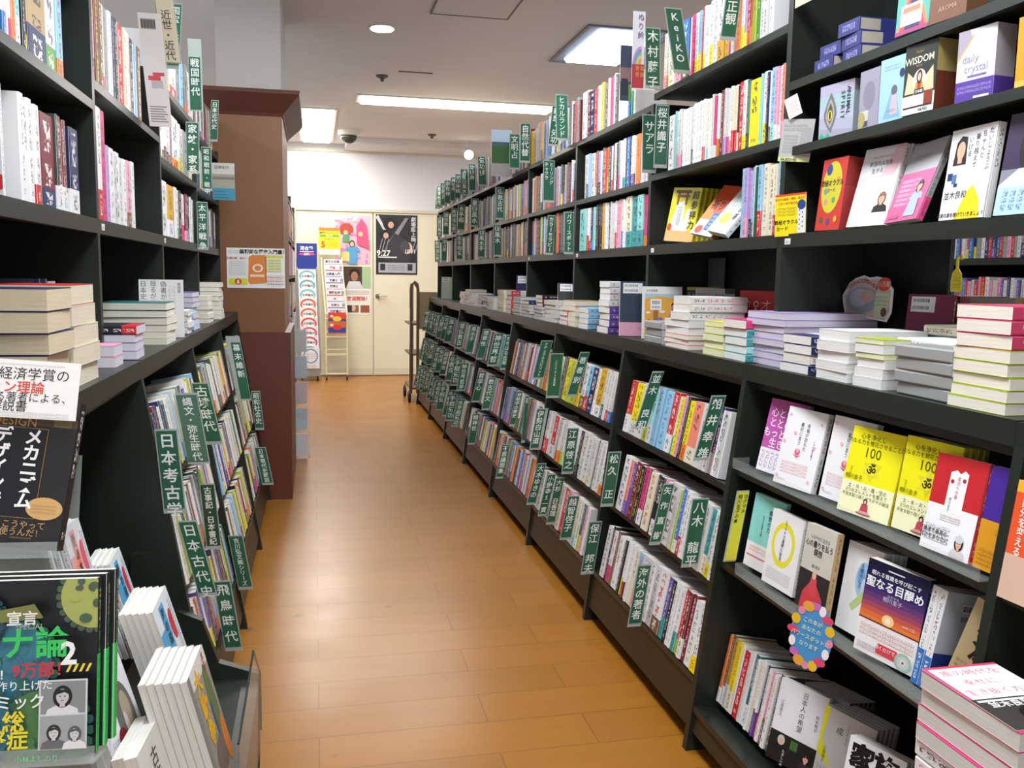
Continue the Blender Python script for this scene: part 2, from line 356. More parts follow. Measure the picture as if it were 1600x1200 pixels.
# ------------------------------------------------------------------ bookcases
BAYW, Y0 = 0.9975, 2.261
LEAN = math.radians(11)
STEEL = plain('shelf_edge_metal', '5d635c', 0.35, 0.6)
ORD = ['nearest', 'second', 'third', 'fourth', 'fifth', 'sixth', 'seventh', 'farthest']
CASES = {}
def bookcase(side, k, ya, yb, upper, lower, label, far_end=False, back=True, top=2.02, near=True, foot=None, prof=None, backgap=None, post=None):
    s = side
    if s > 0: xf, xb, cf, ft = 1.25, 1.53, 1.165, 1.03
    else: xf, xb, cf, ft = -0.525, -0.80, -0.435, -0.262
    t = thing('bookcase', ((xf+xb)/2, (ya+yb)/2, 0), label, 'bookcase', 'dark green bookcases along the aisle')
    th = 0.024
    def panel(y, prof_=None, tp=None):
        a = MB()
        p = prof_ or [(xb, 0), (ft, 0), (ft+0.002*s, 0.02), (cf, 1.075), (cf, 1.118), (xf, 1.118), (xf, tp or top), (xb, tp or top)]
        a.prism(p, 'y', y-th/2, y+th/2, SHELF); a.build('side_panel', t)
    panel(ya, None, post)
    if prof: pass
    if far_end: panel(yb)
    y0, y1 = ya+th/2+.0006, yb-th/2-.0006
    def lip(x_, z, h, name, depth_to, tilt=0.0, mat=SHELF):
        a = MB(); d = (depth_to-x_)
        dz = -abs(d)*math.tan(tilt)
        a.prism([(x_, z-h), (x_, z), (x_+d, z+dz), (x_+d, z+dz-0.018), (x_+s*0.02, z-0.018), (x_+s*0.02, z-h)], 'y', y0, y1, mat)
        a.build(name, t)
    for z in upper: lip(xf, z, 0.022 if abs(z-1.475) > 0.01 else 0.036, 'shelf', xb)
    lip(cf, 1.12, 0.046, 'counter_shelf', xb)
    a = MB(); a.box(min(cf+s*0.03, cf+s*0.045), max(cf+s*0.03, cf+s*0.045), y0, y1, 1.05, 1.0745, SHELF); a.build('apron', t)
    for z in lower:
        x_ = ft+(cf-ft)*z/1.08
        lip(x_+s*(.012 if z > .3 else .0), z-(.0 if z > .3 else .003), 0.02, 'display_shelf', x_+s*0.21, LEAN)
    if lower:
     zl = min(lower)
     a = MB(); xk = ft+(cf-ft)*zl/1.08
     a.prism([(xk+s*0.008, zl-0.024), (ft+s*0.016, 0.06), (ft+s*0.034, 0.06), (xk+s*0.026, zl-0.024)], 'y', y0, y1, KICK); a.build('kickboard', t)
    if back:
        a = MB(); xa = xb-s*0.012
        for (z0, z1) in ((0.0, 1.12), (1.12, 1.475), (1.475, top)):
            if backgap and z0 == 1.12: a.box(min(xa, xb), max(xa, xb), backgap[0], backgap[1], z0, z1, BACK); continue
            a.box(min(xa, xb), max(xa, xb), y0, y1, z0, z1, BACK)
        a.build('back_panel', t)
    CASES[(s, k)] = t
    return t
for k in range(8):
    ya = Y0+(k-1)*BAYW
    up = {0: [1.475, 1.705, 1.877], 1: [1.475, 1.737, 2.035]}.get(k, [1.475, 1.72, 2.0])
    lo = {0: [0.14, 0.565, 0.83]}.get(k, [0.215, 0.49, 0.77])
    bookcase(1, k, ya, ya+BAYW, up, lo, 'dark green bookcase, %s from the camera along the right side of the aisle' % ORD[k], far_end=(k == 7),
             top={0: 2.3, 1: 2.035}.get(k, 2.0), backgap={0: (1.915, 2.25)}.get(k), post={1: 2.3}.get(k))
bookcase(1, 8, Y0-2*BAYW, Y0-BAYW, [1.475, 1.705, 1.877], [0.14, 0.83], 'dark green bookcase at the right picture edge, nearer than all the others', top=2.3)
LU = [[1.475, 1.76, 2.06], [1.475, 1.815], [1.475, 1.75, 2.02], [1.475, 1.74, 1.99]]
LY = [1.45, 2.425, 3.40, 4.40, 5.385]
for k in range(4):
    bookcase(-1, k, LY[k], LY[k+1], LU[k], [0.215, 0.49, 0.77] if k else [], 'dark green bookcase, %s from the camera along the left side of the aisle' % ['nearest', 'second', 'third', 'fourth'][k], far_end=(k == 3),
             top=[2.4, 2.4, 2.05, 2.02][k])
# ------------------------------------------------------------------ books
rnd = random.Random(7)
def lum(c): r, g, b = lin(c); return 0.3*r+0.6*g+0.1*b
def inkfor(c, a=1.0):
    return ((0.03, 0.03, 0.035, a) if lum(c) > 0.25 else (0.85, 0.83, 0.78, a)) if rnd.random() < 0.75 else (*lin(rnd.choice('rnTmuP' if lum(c) > .25 else 'ywcc')), a)
def spine_segments(h, t, main, band):
    # (z0, z1, colour, ink): title strip, author strip, paper band or publisher mark
    b = band or main
    zb = h*rnd.uniform(0.2, 0.36) if band else h*0.07
    S = []
    if band: S += [(0, zb*0.12, b, None), (zb*0.12, zb*0.85, b, inkfor(b)), (zb*0.85, zb, b, None)]
    else: S += [(0, zb, main, None)]
    a1 = h*rnd.uniform(0.42, 0.5); a2 = a1+h*rnd.uniform(0.02, 0.08); ik = inkfor(main)
    if not band and rnd.random() < .6: S += [(zb, zb+h*.06, main, ik), (zb+h*.06, zb+h*.12, main, None)]; zb += h*.12
    if rnd.random() < .8 and a1 > zb+.01: S += [(zb, a1, main, ik)]
    else: S += [(zb, a1, main, None)]
    S += [(a1, a2, main, None), (a2, h*.95, main, ik), (h*.95, h, main, None)]
    return S
def book_mesh(mb, pg, o, T, D, U, t, d, h, main, band=None, page='e9e4d6', segs=None, spine=None, hard=False):
    """o: foot of the spine, left corner; T along the thickness, D into the shelf, U up the spine."""
    o, T, D, U = V(o), V(T), V(D), V(U)
    c = 0.0012 if not hard else 0.0022; e = 0.0 if not hard else 0.003
    segs = segs or spine_segments(h, t, spine or main, band)
    zb = 0.0
    if band:
        for q in segs:
            if q[2] == band: zb = max(zb, q[1])
    ch = min(0.2*t, 0.003)
    # spine face with softly bevelled edges
    for (z0, z1, col, ik) in segs:
        if z1 <= z0: continue
        A = o+U*z0; B = o+U*z1
        n = max(1, (z1-z0)/max(t*0.95, 0.008))
        L0, L1 = A+T*ch, A+T*(t-ch)
        k = ((*ik[:3], ik[3]) if ik else None)
        mb.poly((L0, L1, L1+U*(z1-z0), L0+U*(z1-z0)), PRINT, col, k, [(-1, 0), (1, 0), (1, n), (-1, n)])
        mb.poly((A+D*ch, L0, L0+U*(z1-z0), A+D*ch+U*(z1-z0)), PRINT, col)
        mb.poly((L1, A+T*t+D*ch, A+T*t+D*ch+U*(z1-z0), L1+U*(z1-z0)), PRINT, col)
    # boards: outer faces (band colour low, main colour high), edges, inner faces
    for s in (0, 1):
        x = T*(t if s else 0); xi = T*(t-c if s else c)
        for (z0, z1, col) in ((0, zb, band), (zb, h, main)):
            if z1 <= z0 or col is None: continue
            q = [o+x+D*ch+U*z0, o+x+D*d+U*z0, o+x+D*d+U*z1, o+x+D*ch+U*z1]
            mb.poly(q if s else q[::-1], PRINT, col)
        mb.poly((o+x+D*ch+U*h, o+x+D*d+U*h, o+xi+D*d+U*h, o+xi+D*c+U*h), PRINT, main)
        mb.poly((o+x+D*ch, o+x+D*d, o+xi+D*d, o+xi+D*c), PRINT, band or main)
        mb.poly((o+x+D*d, o+x+D*d+U*h, o+xi+D*d+U*h, o+xi+D*d), PRINT, main)
        mb.poly((o+xi+D*c, o+xi+D*d, o+xi+D*d+U*h, o+xi+D*c+U*h), PRINT, 'efece4')
    mb.poly((o+T*c+D*c, o+T*(t-c)+D*c, o+T*(t-c)+D*c+U*h, o+T*c+D*c+U*h), PRINT, main)
    mb.poly((o+D*ch+U*h, o+T*ch+U*h, o+T*(t-ch)+U*h, o+T*t+D*ch+U*h, o+T*(t-c)+D*c+U*h, o+T*c+D*c+U*h), PRINT, main)
    # page block
    p0 = o+T*c+D*(c+.0004)+U*(e+.0004); tt, dd, hh = t-2*c, d-c-max(e, .0008), h-2*e-.0008
    uvt = lambda a_, b_: [(0, 0), (a_, 0), (a_, b_), (0, b_)]
    P = p0; a_, b_, c_ = T*tt, D*dd, U*hh
    pg.poly((P+c_, P+c_+b_, P+c_+b_+a_, P+c_+a_), PAGES, page, None, uvt(dd, tt))
    pg.poly((P+b_, P+b_+c_, P+b_+c_+a_, P+b_+a_), PAGES, page, None, uvt(hh, tt))
    pg.poly((P, P+b_, P+b_+a_, P+a_), PAGES, page, None, uvt(dd, tt))
def cname(main, band):
    n = NAME.get(main, 'patterned')
    return n, (NAME.get(band) if band else None)
QUEUE = []
NEAREST = 300
def build_book(o, T, D, U, t, d, h, main, band, label, group, page, hard, parts, spine, segs, cat, name):
    a = MB(); b = MB() if parts else a
    book_mesh(a, b, o, T, D, U, t, d, h, main, band, page, hard=hard, spine=spine, segs=segs)
    c = a.build(name, origin=V(o), fix=False)
    tag(c, label, cat, group)
    if parts: b.build('page_block', c, origin=V(o), fix=False)
    return c
def shows(o, T, D, U, t, d, h):                          # rough share of the picture that a book takes
    P = V(o)+T*t/2+U*h/2+D*d*.3; v = O-P; r2 = v.length_squared; v = v.normalized()
    x = px_of(P); inside = -30 < x < 1630 and (P-O).dot(_f) > 0
    return ((abs(v.dot(D))*t*h if v.dot(D) < 0 else t*d*.1)+abs(v.dot(U))*t*d*.3)/r2*(1 if inside else .05)
def one_book(o, T, D, U, t, d, h, main, band=None, label=None, group=None, page='e9e4d6', hard=False, parts=True, spine=None, segs=None, cat='book', name='book', now=False, weight=1.0):
    args = (V(o), V(T), V(D), V(U), t, d, h, main, band, label, group, page, hard, parts, spine, segs, cat, name)
    if now: QUEUE.append(None); return build_book(*args)
    QUEUE.append((shows(V(o), V(T), V(D), V(U), t, d, h)*weight, args))
def shelve_all(far):                                     # the books that show largest become things of their own, the rest one mass
    n = NEAREST-sum(1 for q in QUEUE if q is None)
    L = sorted((q for q in QUEUE if q), key=lambda q: -q[0])
    for q in L[:n]: build_book(*q[1])
    for q in L[n:]:
        (o, T, D, U, t, d, h, main, band, label, group, page, hard, parts, spine, segs, cat, name) = q[1]
        book_mesh(far, far, o, T, D, U, t, d, h, main, band, page, hard=hard, spine=spine, segs=segs)
USED = {}
def uniq(lbl):
    USED[lbl] = USED.get(lbl, 0)+1
    return lbl
NTH = ['first', 'second', 'third', 'fourth', 'fifth', 'sixth', 'seventh', 'eighth', 'ninth', 'tenth'] + ['%dth' % i for i in range(11, 60)]
NTH[20] = '21st'; NTH[21] = '22nd'; NTH[22] = '23rd'; NTH[30] = '31st'; NTH[31] = '32nd'; NTH[32] = '33rd'; NTH[40] = '41st'; NTH[41] = '42nd'; NTH[42] = '43rd'
def label_for(main, band, i, n, where):
    a, b = cname(main, band)
    head = '%s book, %s band' % (a, b) if b else '%s book' % a
    if i < n-1-i: pos = '%s from the left' % NTH[i]
    else: pos = '%s from the right' % NTH[n-1-i] if i < n-1 else 'last on the right'
    return '%s, %s on %s' % (head, pos, where)
def row(side, X, z, px0, scale, toks, where, group, lean=0.0, hm=0.2, zmid=0.1, depth=0.135, hj=0.006, individual=True, mb=None, lim=None):
    """toks: 'w25/r' = colour, width in scaled pixels, band; '_30' = empty. X: spine plane at the shelf z."""
    U = V((side*math.sin(lean), 0, math.cos(lean))); D = V((side*math.cos(lean), 0, -math.sin(lean)))
    Xm = X+side*math.sin(lean)*zmid; zm = z+math.cos(lean)*zmid
    items = []; x = px0
    for tk in toks.split():
        c = tk[0]; body = tk[1:]; band = None; hh = None
        if '^' in body: body, hx = body.split('^'); hh = float(hx)
        if '/' in body: body, band = body.split('/')
        w = float(body)/scale; items.append((c, band, hh, x, x+w)); x += w
    n = sum(1 for q in items if q[0] != '_'); i = 0
    ys = [(lambda p, q: (min(p, q), max(p, q)))(y_at(xa, Xm, zm), y_at(xb, Xm, zm)) for (c, b, h_, xa, xb) in items]
    lo, hi = min(q[0] for q in ys), max(q[1] for q in ys)
    if lim:
        nlo, nhi = max(lo, lim[0]), min(hi, lim[1]); ys = [(nlo+(a_-lo)*(nhi-nlo)/(hi-lo), nlo+(b_-lo)*(nhi-nlo)/(hi-lo)) for a_, b_ in ys]
    for (c, band, hh, xa, xb), (y0, y1) in zip(items, ys):
        if c == '_': continue
        g = 0.0006; t = y1-y0-2*g
        h = hh or hm+rnd.uniform(-hj, hj); d = depth+rnd.uniform(-.006, .006); dx = rnd.uniform(-.004, .004)
        T = V((0, -1, 0)) if side > 0 else V((0, 1, 0))
        oy = (y1-g) if side > 0 else (y0+g)
        o = V((X, oy, z))+D*dx
        if individual:
            one_book(o, T, D, U, t, d, h, c, band, label_for(c, band, i, n, where), group, parts=(y0 < 4.4))
        else:
            book_mesh(mb, mb, o, T, D, U, t, d, h, c, band)
        i += 1
    return n
def BL(k): return (Y0+(k-1)*BAYW+.0125, Y0+k*BAYW-.0125)
RB = 'the %s right bookcase'
G2 = 'books on the second right bookcase'; G3 = 'books on the third right bookcase'
W2 = 'second right bookcase %s'; W3 = 'third right bookcase %s'
row(1, 1.268, 2.037, 1037, 5.926, 'c30/p w25/Y c60 c60/p b60/m w10 P50 w30/y B25/y r15 w25/y w40 w35/y v40 w60/Y w35/Y w20/P p20 w30 o45 w35/y U25/y r40/o l40 L40 w40 v40 w40', W2 % 'top shelf', G2, hm=.205, lim=BL(1))
row(1, 1.268, 1.739, 1045, 6.667, 'v60 a15 w27/p v28/p w22/m w23 w27 w28 v25/x w28 w27 w30 w25 w25/r w20 c25/a w22 v23 P20/w w20/a w20/o v20/m R30 v25/U v25/P w30/p c25/r c25/r k15/c r55 w45/y T30/k y105 a20 w50/y n25/k w20/m B50/a p35/w w35 s35/p v60', W2 % 'middle shelf', G2, lim=BL(1))
row(1, 1.268, 1.477, 1158, 6.957, 'B30 U40/p U35/n B30/n w20 z15 B45/r v28 c52 c60 c35/r B70/g', W2 % 'third shelf', G2, lim=BL(1))
row(1, 1.268, 2.002, 888, 10, 'w60^.225 v50^.225 R55 n80 r50 v35 v35 y40 g30 m50 v30 v30 P45 w25 r22/w w15 G50 c25 c25 c25 v25 w30^.1 B25^.1 w30^.1 w20^.1 b35^.1 k20^.1 w20^.1 t20^.1 l30^.1 v30^.1', W3 % 'top shelf', G3, hm=.21, lim=BL(2))
row(1, 1.268, 1.722, 912.5, 10, 'v45 v30/G B30 v55 r40/w m20 U35/k w20 z35/u r35 o35/y z15 n35 w25/r R20 w40 k25 g30/P w35 w40/t k25 b45 k35 w45/u c30 o60 w20 w25 v25 w30', W3 % 'middle shelf', G3, lim=BL(2))
row(1, 1.268, 1.477, 904, 10.9, 'o25 a105 k15 w28/r w29/r n35/b a40 k30 k20 k30 k30 Y50 w30 w30 k40 v20 v20 v30 w30/r p40 p40 c40/b w25 w25 c90/t t110/t a100/t P60/o', W3 % 'third shelf', G3, lim=BL(2))
# lower display shelves of the second and third right bookcases
row(1, 1.145, .772, 982, 6, 'r40/w y70/v v60 v40/l a40/v B50 t15 B60 r50/w w20/t y35/y p30/p k20 y45/o s85/c v90 r45/w n35/g w70', W2 % 'upper display', G2, lean=LEAN, lim=BL(1))
row(1, 1.097, .492, 970, 6, 'w60 s25/u u25 R40 k35 P40/w x25 c55 k25 k45/w p25 w30 v80 v20 l20 b30/w w35/r w30 w30 w40 w50/v v50 t45/c w45/y w40', W2 % 'middle display', G2, lean=LEAN, lim=BL(1))
row(1, 1.057, .217, 944, 5, 'v30 k15 w30/P m15 w30 w25 k12 w12/y w12/b w12/R w18 w17 c30 B40/p v70 w30/v v45 w65/m u35/t k30 w25 w20 w30/t r30/l R30/w R30 w50 w55/y', W2 % 'bottom display', G2, lean=LEAN, lim=BL(1))
row(1, 1.145, .772, 872, 8.57, 'c50/y G40 y60 l50 y50/l Y40 k30/y w60/m B50/r n70 c30/w Y75/w v35/T v35 v35/r v35/b', W3 % 'upper display', G3, lean=LEAN, lim=BL(2))
row(1, 1.097, .492, 853, 7.5, 'v40/r v30 r45/v v30 k20 v25/o v25/o v25/l w75 w90/G k25 c25/k v45 v45 v30/y v40 k25 v40 v40 w60/o', W3 % 'middle display', G3, lean=LEAN, lim=BL(2))
row(1, 1.057, .217, 799, 6.67, 'k30/v R25/v v40 g40 m30 v70/g n55/o l50 v40 r60 p40 v50 m30/v v40 c40/a v40/w z30/l p40 w30', W3 % 'bottom display', G3, lean=LEAN, lim=BL(2))

GL1 = 'books on the nearest left bookcase'; GL2 = 'books on the second left bookcase'; GL3 = 'books on the third left bookcase'; GL4 = 'books on the farthest left bookcase'
L1 = 'nearest left %s'; L2 = 'second left %s'; L3 = 'third left %s'; L4 = 'farthest left %s'
def BLL(k): return (LY[k]+.0125, LY[k+1]-.0125)
row(-1, -.545, 1.762, 0, 10, 'w60/b w50 w30/P o55 a95/w x35 k50 k60/y M290/n w160/L B85/o', L1 % 'upper shelf', GL1, hm=.225)
row(-1, -.545, 1.477, 30, 6, 'w45 w50 w45 w45/r v30 R130/n x20/w R35/w R35/w m25/w _10 n80/w', L1 % 'third shelf', GL1, lim=BLL(0))
row(-1, -.545, 1.817, 144, 10, 'p50/R m50 m50 c60/P g40 w35 v45 n30 k45 v20 r70 c40 w40 M30 n45 w25 B30 m45 R20', L2 % 'upper shelf', GL2, hm=.24, lim=BLL(1))
row(-1, -.545, 1.477, 152, 6.667, 'w45/r^.29 P50^.29 U25 w45 v35 w45 v30 w30 p35/m v30 w30', L2 % 'third shelf', GL2, lim=BLL(1))
row(-1, -.545, 2.022, 254, 10, 'w60 R35 g30 B45/y U50 w140/r g90 B60 G40 g60/o w60', L3 % 'top shelf', GL3, hm=.22, lim=BLL(2))
row(-1, -.545, 1.752, 250, 10, 'w45/c w25/x w30/R v35/n v30/m R25 w110/o w20 v30/l v40/y g100 c40', L3 % 'middle shelf', GL3, lim=BLL(2))
row(-1, -.545, 1.477, 253, 10, 'w100 Y105/w r30/u w45 c45/L k40 w70/P R40/p n40/g w30 v30', L3 % 'third shelf', GL3, lim=BLL(2))
def fillrow(side, X, z, lim, weights, where, group, lean, seed, hm=.2, wide=(.013, .028), depth=.135, bands='ryPobzunm'):
    r_ = random.Random(seed); U = V((side*math.sin(lean), 0, math.cos(lean))); D = V((side*math.cos(lean), 0, -math.sin(lean)))
    its = []; y = lim[0]
    while y < lim[1]-.012:
        t = min(r_.uniform(*wide), lim[1]-y); its.append((y, t, r_.choice(weights), r_.choice(bands) if r_.random() < .4 else None)); y += t
    for i, (y, t, c, bd) in enumerate(its):
        o = V((X, y+.0006, z)) if side < 0 else V((X, y+t-.0006, z))
        one_book(o+D*r_.uniform(-.004, .004), V((0, -side, 0)), D, U, t-.0012, depth+r_.uniform(-.008, .008), hm+r_.uniform(-.012, .012), c, bd,
                 label_for(c, bd, i if side < 0 else len(its)-1-i, len(its), where), group, parts=lim[0] < 4.3)
LMIX = 'wwwvvccgGkmnRBlyouzw'
for k, (Wk, Gk) in ((1, (L2, GL2)), (2, (L3, GL3)), (3, (L4, GL4))):
    for j, (X, z, nm) in enumerate(((-.395, .772, 'upper display'), (-.35, .492, 'middle display'), (-.305, .217, 'bottom display'))):
        fillrow(-1, X, z, BLL(k), LMIX, Wk % nm, Gk, LEAN, 10*k+j, hm=.205)
for j, (z, nm) in enumerate(((1.477, 'third shelf'), (1.742, 'middle shelf'), (1.992, 'top shelf'))):
    fillrow(-1, -.545, z, BLL(3), 'wvvgcGknmRx', L4 % nm, GL4, 0, 60+j)
# ------------------------------------------------------------------ the books farther down the aisle, too many to count
far = MB()
def fill(side, X, z, y0, y1, weights, lean=0.0, hm=.2, depth=.135, p=1.0, step=(.014, .03)):
    U = V((side*math.sin(lean), 0, math.cos(lean))); D = V((side*math.cos(lean), 0, -math.sin(lean)))
    T = V((0, 1, 0)); y = y0
    while y < y1-.012:
        t = rnd.uniform(*step); t = min(t, y1-y)
        if rnd.random() < p:
            c = rnd.choice(weights); bd = rnd.choice('ryPobzunm') if rnd.random() < .25 else None
            h = hm+rnd.uniform(-.012, .012)
            book_mesh(far, far, V((X, y+.0005, z))+D*rnd.uniform(-.004, .004), T, D, U, t-.001, depth+rnd.uniform(-.01, .01), h, c, bd)
        y += t
# ------------------------------------------------------------------ section divider cards standing out between the books
PLASTIC = plain('divider_plastic', 'a7b0a8', 0.25)
def spine_plane(right, z):
    if right:
        if z > 1.3: return 1.247
        x0, z0 = ((1.145, .772) if z > .76 else (1.097, .492) if z > .47 else (1.057, .217))
        return x0-.012+(z-z0)*math.tan(LEAN)
    if z > 1.3: return -0.522
    x0, z0 = ((-.395, .772) if z > .76 else (-.35, .492) if z > .47 else (-.305, .217))
    return x0+.008-(z-z0)*math.tan(LEAN)
def signquad(TL, TR, BL, w):
    right = TL[0] > 600; e = TR if right else TL
    Y = 3.0; m = (BL[0]-TL[0], BL[1]-TL[1]); mid = (e[0]+m[0]*.5, e[1]+m[1]*.5)
    for _ in range(25):
        P = at_y(*mid, Y); Y += ((spine_plane(right, P.z)-P.x)/(P.x/Y))*.7
    p, q, r = at_y(*TL, Y), at_y(*TR, Y), at_y(*BL, Y)
    R = q-p; R.z = 0; U = p-r; U.y = 0
    return p, R, U
def sign_at(TLp, R, U, text, label, col='2a5f45', ink='e6eae2', sleeve=(.06, .06, .02, .06), bold=.012, top=.06, size=None, name='section_divider', group='section dividers between the books', sub=None, pitch=None):
    R, U = V(R), V(U); w, h = R.length, U.length; r, u = R/w, U/h; n = V((0, -1, 0))
    a = MB(); a.obox(TLp-U, R, -n*0.0016, U, PLASTIC)
    root = a.build(name, origin=TLp-U+R/2); tag(root, label, 'divider card', group)
    l, rr, tt, bb = sleeve
    o = TLp-U+r*(w*l)+u*(h*bb)+n*0.0014; cw, chh = w*(1-l-rr), h*(1-tt-bb)
    a = MB(); a.obox(o, r*cw, -n*0.0012, u*chh, PRINT, col); a.build('card', root)
    if text:
        cols = text.split('|'); a = MB()
        n_ = max(len(c) for c in cols)
        s = size or min(cw*(0.82/len(cols)), chh*0.96/n_)
        pt = pitch or min(1.0*s*1.02, chh*.96/n_)
        for ci, c in enumerate(cols):
            x = cw*((len(cols)-ci-.5)/len(cols))
            p0 = o+r*x+u*(chh*(1-top*.5)-s*.5)+n*0.0006
            for i, ch in enumerate(c):
                if ch == ' ': continue
                P = p0-u*(pt*i)
                if ch == 'ー': letter(a, ch, P, -u*s, r*s, ink, bold)
                else: letter(a, ch, P, r*s, u*min(s, pt), ink, bold)
        a.build('lettering', root, fix=False)
    return root
def sign(text, TL, TR, BL, label, w=.052, **k):
    p, R, U = signquad(TL, TR, BL, w)
    return sign_at(p, R, U, text, label, **k)
S4 = 'green divider card with %s'
# right side, upper shelves
sign('桜井識子', (1025, 163), (1046, 166), (1021, 262), S4 % 'four white characters, foremost on the middle shelf, second right bookcase', pitch=.021*1.9)
sign('サアラ', (1004, 178), (1026, 181), (1003, 270), S4 % 'three white kana, at the post between second and third right bookcases', top=.2)
sign('木村藤子', (1008, 42), (1032, 43), (1008, 138), S4 % 'four white characters, next to the rainbow colouring book', pitch=.0535)
sign('KeiKO', (1038, 11), (1065, 10), (1053, 114), S4 % 'white Latin letters, tilted on the top of second right bookcase', w=.056, pitch=.034)
sign('小林正観', (1139, -45), (1163, -42), (1125, 62), S4 % 'large white characters, tilted and cut by the top picture edge', w=.053)
sign('ヒカルランド', (868, 147), (887, 147), (869, 219), S4 % 'white kana reading hikaru land, beside the tall white binder', w=.055, col='2f7355')
sign('瞑想・気功', (863, 165), (879, 170), (856, 228), S4 % 'tilted white writing on meditation and qigong', w=.05)
sign('自然代替', (813, 192), (829, 194), (812, 254), S4 % 'small white characters on the top of fifth right bookcase', w=.055)
sign('ヒーリング|チャクラ', (849, 250), (867, 252), (848, 316), S4 % 'two columns of white kana on healing and chakras', w=.055)
sign('カラーセラピー', (856, 336), (868, 336), (852, 398), S4 % 'white kana on colour therapy in the fourth right bookcase', w=.045)
sign('パワースポット', (882, 331), (897, 329), (881, 397), S4 % 'white kana on power spots on the third shelf, by the post', w=.05)
# right side, lower displays
sign('たちばな出版', (791, 523), (801, 524), (781, 578), S4 % 'white kana and two characters, right end of fifth upper display', w=.04)
sign('ナチュラルスピリット', (846, 532), (864, 535), (831, 593), S4 % 'ten white kana on natural spirit in the fourth right bookcase', w=.06)
sign('スピリチュアルの教科書', (860, 552), (881, 553), (853, 622), S4 % 'tiny white writing, left end of the third upper display', w=.06, size=.011, top=.3)
sign('著者別', (907, 550), (922, 553), (885, 620), S4 % 'three white characters, leaning among yellow books', w=.048, top=.2, pitch=.045)
sign('伊勢白山道', (839, 638), (857, 640), (827, 703), S4 % 'five white characters, left end of third middle display', w=.055, sleeve=(.06, .25, .03, .05))
sign('江原啓之', (887, 669), (905, 669), (877, 741), S4 % 'four white characters in the centre of third middle display', w=.05, pitch=.045)
sign('松久 正', (951, 706), (971, 707), (938, 792), S4 % 'three spaced white characters, right end of third middle display', w=.052, pitch=.045)
sign('大木ゆきの', (840, 724), (854, 728), (822, 789), S4 % 'five white characters, leftmost of three overlapping cards', w=.048)
sign('小野寺S一貫', (856, 741), (869, 743), (840, 807), S4 % 'six white characters and a Latin S, middle of three', w=.045)
sign('大杉 日香理', (869, 746), (882, 749), (853, 820), S4 % 'five white characters right beside a red book', w=.045)
sign('越智啓子', (888, 775), (906, 775), (874, 844), S4 % 'four large white characters right of the red book', w=.05)
sign('保江 邦夫', (921, 815), (941, 816), (907, 898), S4 % 'four spaced white characters, right end of third bottom display', w=.05, pitch=.04)
sign('不思議現象', (785, 694), (797, 694), (774, 748), S4 % 'five white characters on strange phenomena in the fourth bottom display', w=.048)
sign('神秘学の歴史', (808, 611), (817, 610), (795, 666), S4 % 'small white characters leaning in the fourth middle display', w=.045)
sign('古代', (821, 618), (827, 616), (814, 692), S4 % 'two partly covered characters beside the gold patterned book', w=.04)
sign('並木 良和', (1020, 580), (1038, 587), (991, 670), S4 % 'four spaced white characters, strongly tilted, second upper display', w=.053, pitch=.042, sleeve=(.05, .02, .03, .04))
sign('船井幸雄', (1112, 618), (1135, 622), (1083, 720), S4 % 'four big bold white characters, second upper display', w=.052, bold=.02, pitch=.05)
sign('矢作直樹', (1037, 756), (1054, 757), (1014, 852), S4 % 'four white characters, centre of second middle display', w=.045, pitch=.05)
sign('八木 龍平', (1082, 779), (1108, 781), (1064, 887), S4 % 'four spaced white characters, right end of second middle display', w=.054, pitch=.04)
sign('海外の著者', (997, 883), (1018, 884), (980, 980), S4 % 'five white characters on overseas authors in the second bottom display', w=.05, pitch=.036)
sign('ヨグマタ|相川圭子の本', (1152, 767), (1171, 769), (1130, 878), 'yellow divider card with bold black characters at the nearest middle display', w=.05, col='d7d33a', ink='1d1c14', sleeve=(.1, .0, .02, .02))
# left side
sign('日本考古学', (241, 671), (277, 670), (256, 803), S4 % 'five big white characters on Japanese archaeology', w=.058, pitch=.046, bold=.02)
sign('縄文・弥生時代', (273, 614), (308, 613), (294, 725), 'greyish divider card reading jomon and yayoi periods, behind the archaeology card', w=.064, col='4e6f5c', sleeve=(.03, .05, .03, .03), pitch=.029, size=.03)
sign('古墳時代', (298, 598), (325, 597), (322, 695), S4 % 'four white characters on the kofun period, just behind the jomon card', w=.058)
sign('幕末維新', (352, 525), (374, 522), (371, 626), S4 % 'four bold white characters on the late shogunate', w=.058, sleeve=(.3, .03, .1, .03), pitch=.044)
sign('昭和社会史', (392, 611), (406, 610), (399, 672), S4 % 'five white characters on showa social history, in front of the column', w=.052)
sign('日本現代史概説', (397, 699), (415, 698), (410, 758), S4 % 'seven small white characters on modern Japanese history', w=.06)
sign('古事記・日本書紀', (311, 756), (335, 754), (323, 859), S4 % 'eight small white characters on ancient chronicles', w=.058, col='27452f')
sign('日本古代史', (277, 814), (307, 812), (311, 933), S4 % 'five white characters on ancient Japanese history, behind the black panel', w=.058, pitch=.046)
sign('吉川弘文館シリーズ', (356, 837), (379, 834), (373, 922), S4 % 'nine narrow white characters, standing out over the floor', w=.062)
sign('飛鳥時代', (332, 908), (360, 907), (352, 1018), S4 % 'four white characters on the asuka period, lowest card on the left', w=.06, pitch=.052)
sign('日本 近世・近代', (236, -40), (266, -40), (254, 98), 'beige divider card with black characters on early modern Japan', w=.07, col='d8cbae', ink='3a352c', sleeve=(.05, .05, .01, .01), bold=.005, pitch=.034, size=.034)
sign('国宝・城', (265, 4), (285, 6), (260, 107), S4 % 'a white character for castle near the top left', w=.058, col='2c7050', pitch=.03, size=.034)
sign('戦国時代', (293, 60), (314, 61), (297, 173), S4 % 'four white characters on the warring states period', w=.058, sleeve=(.05, .12, .25, .02), pitch=.04)
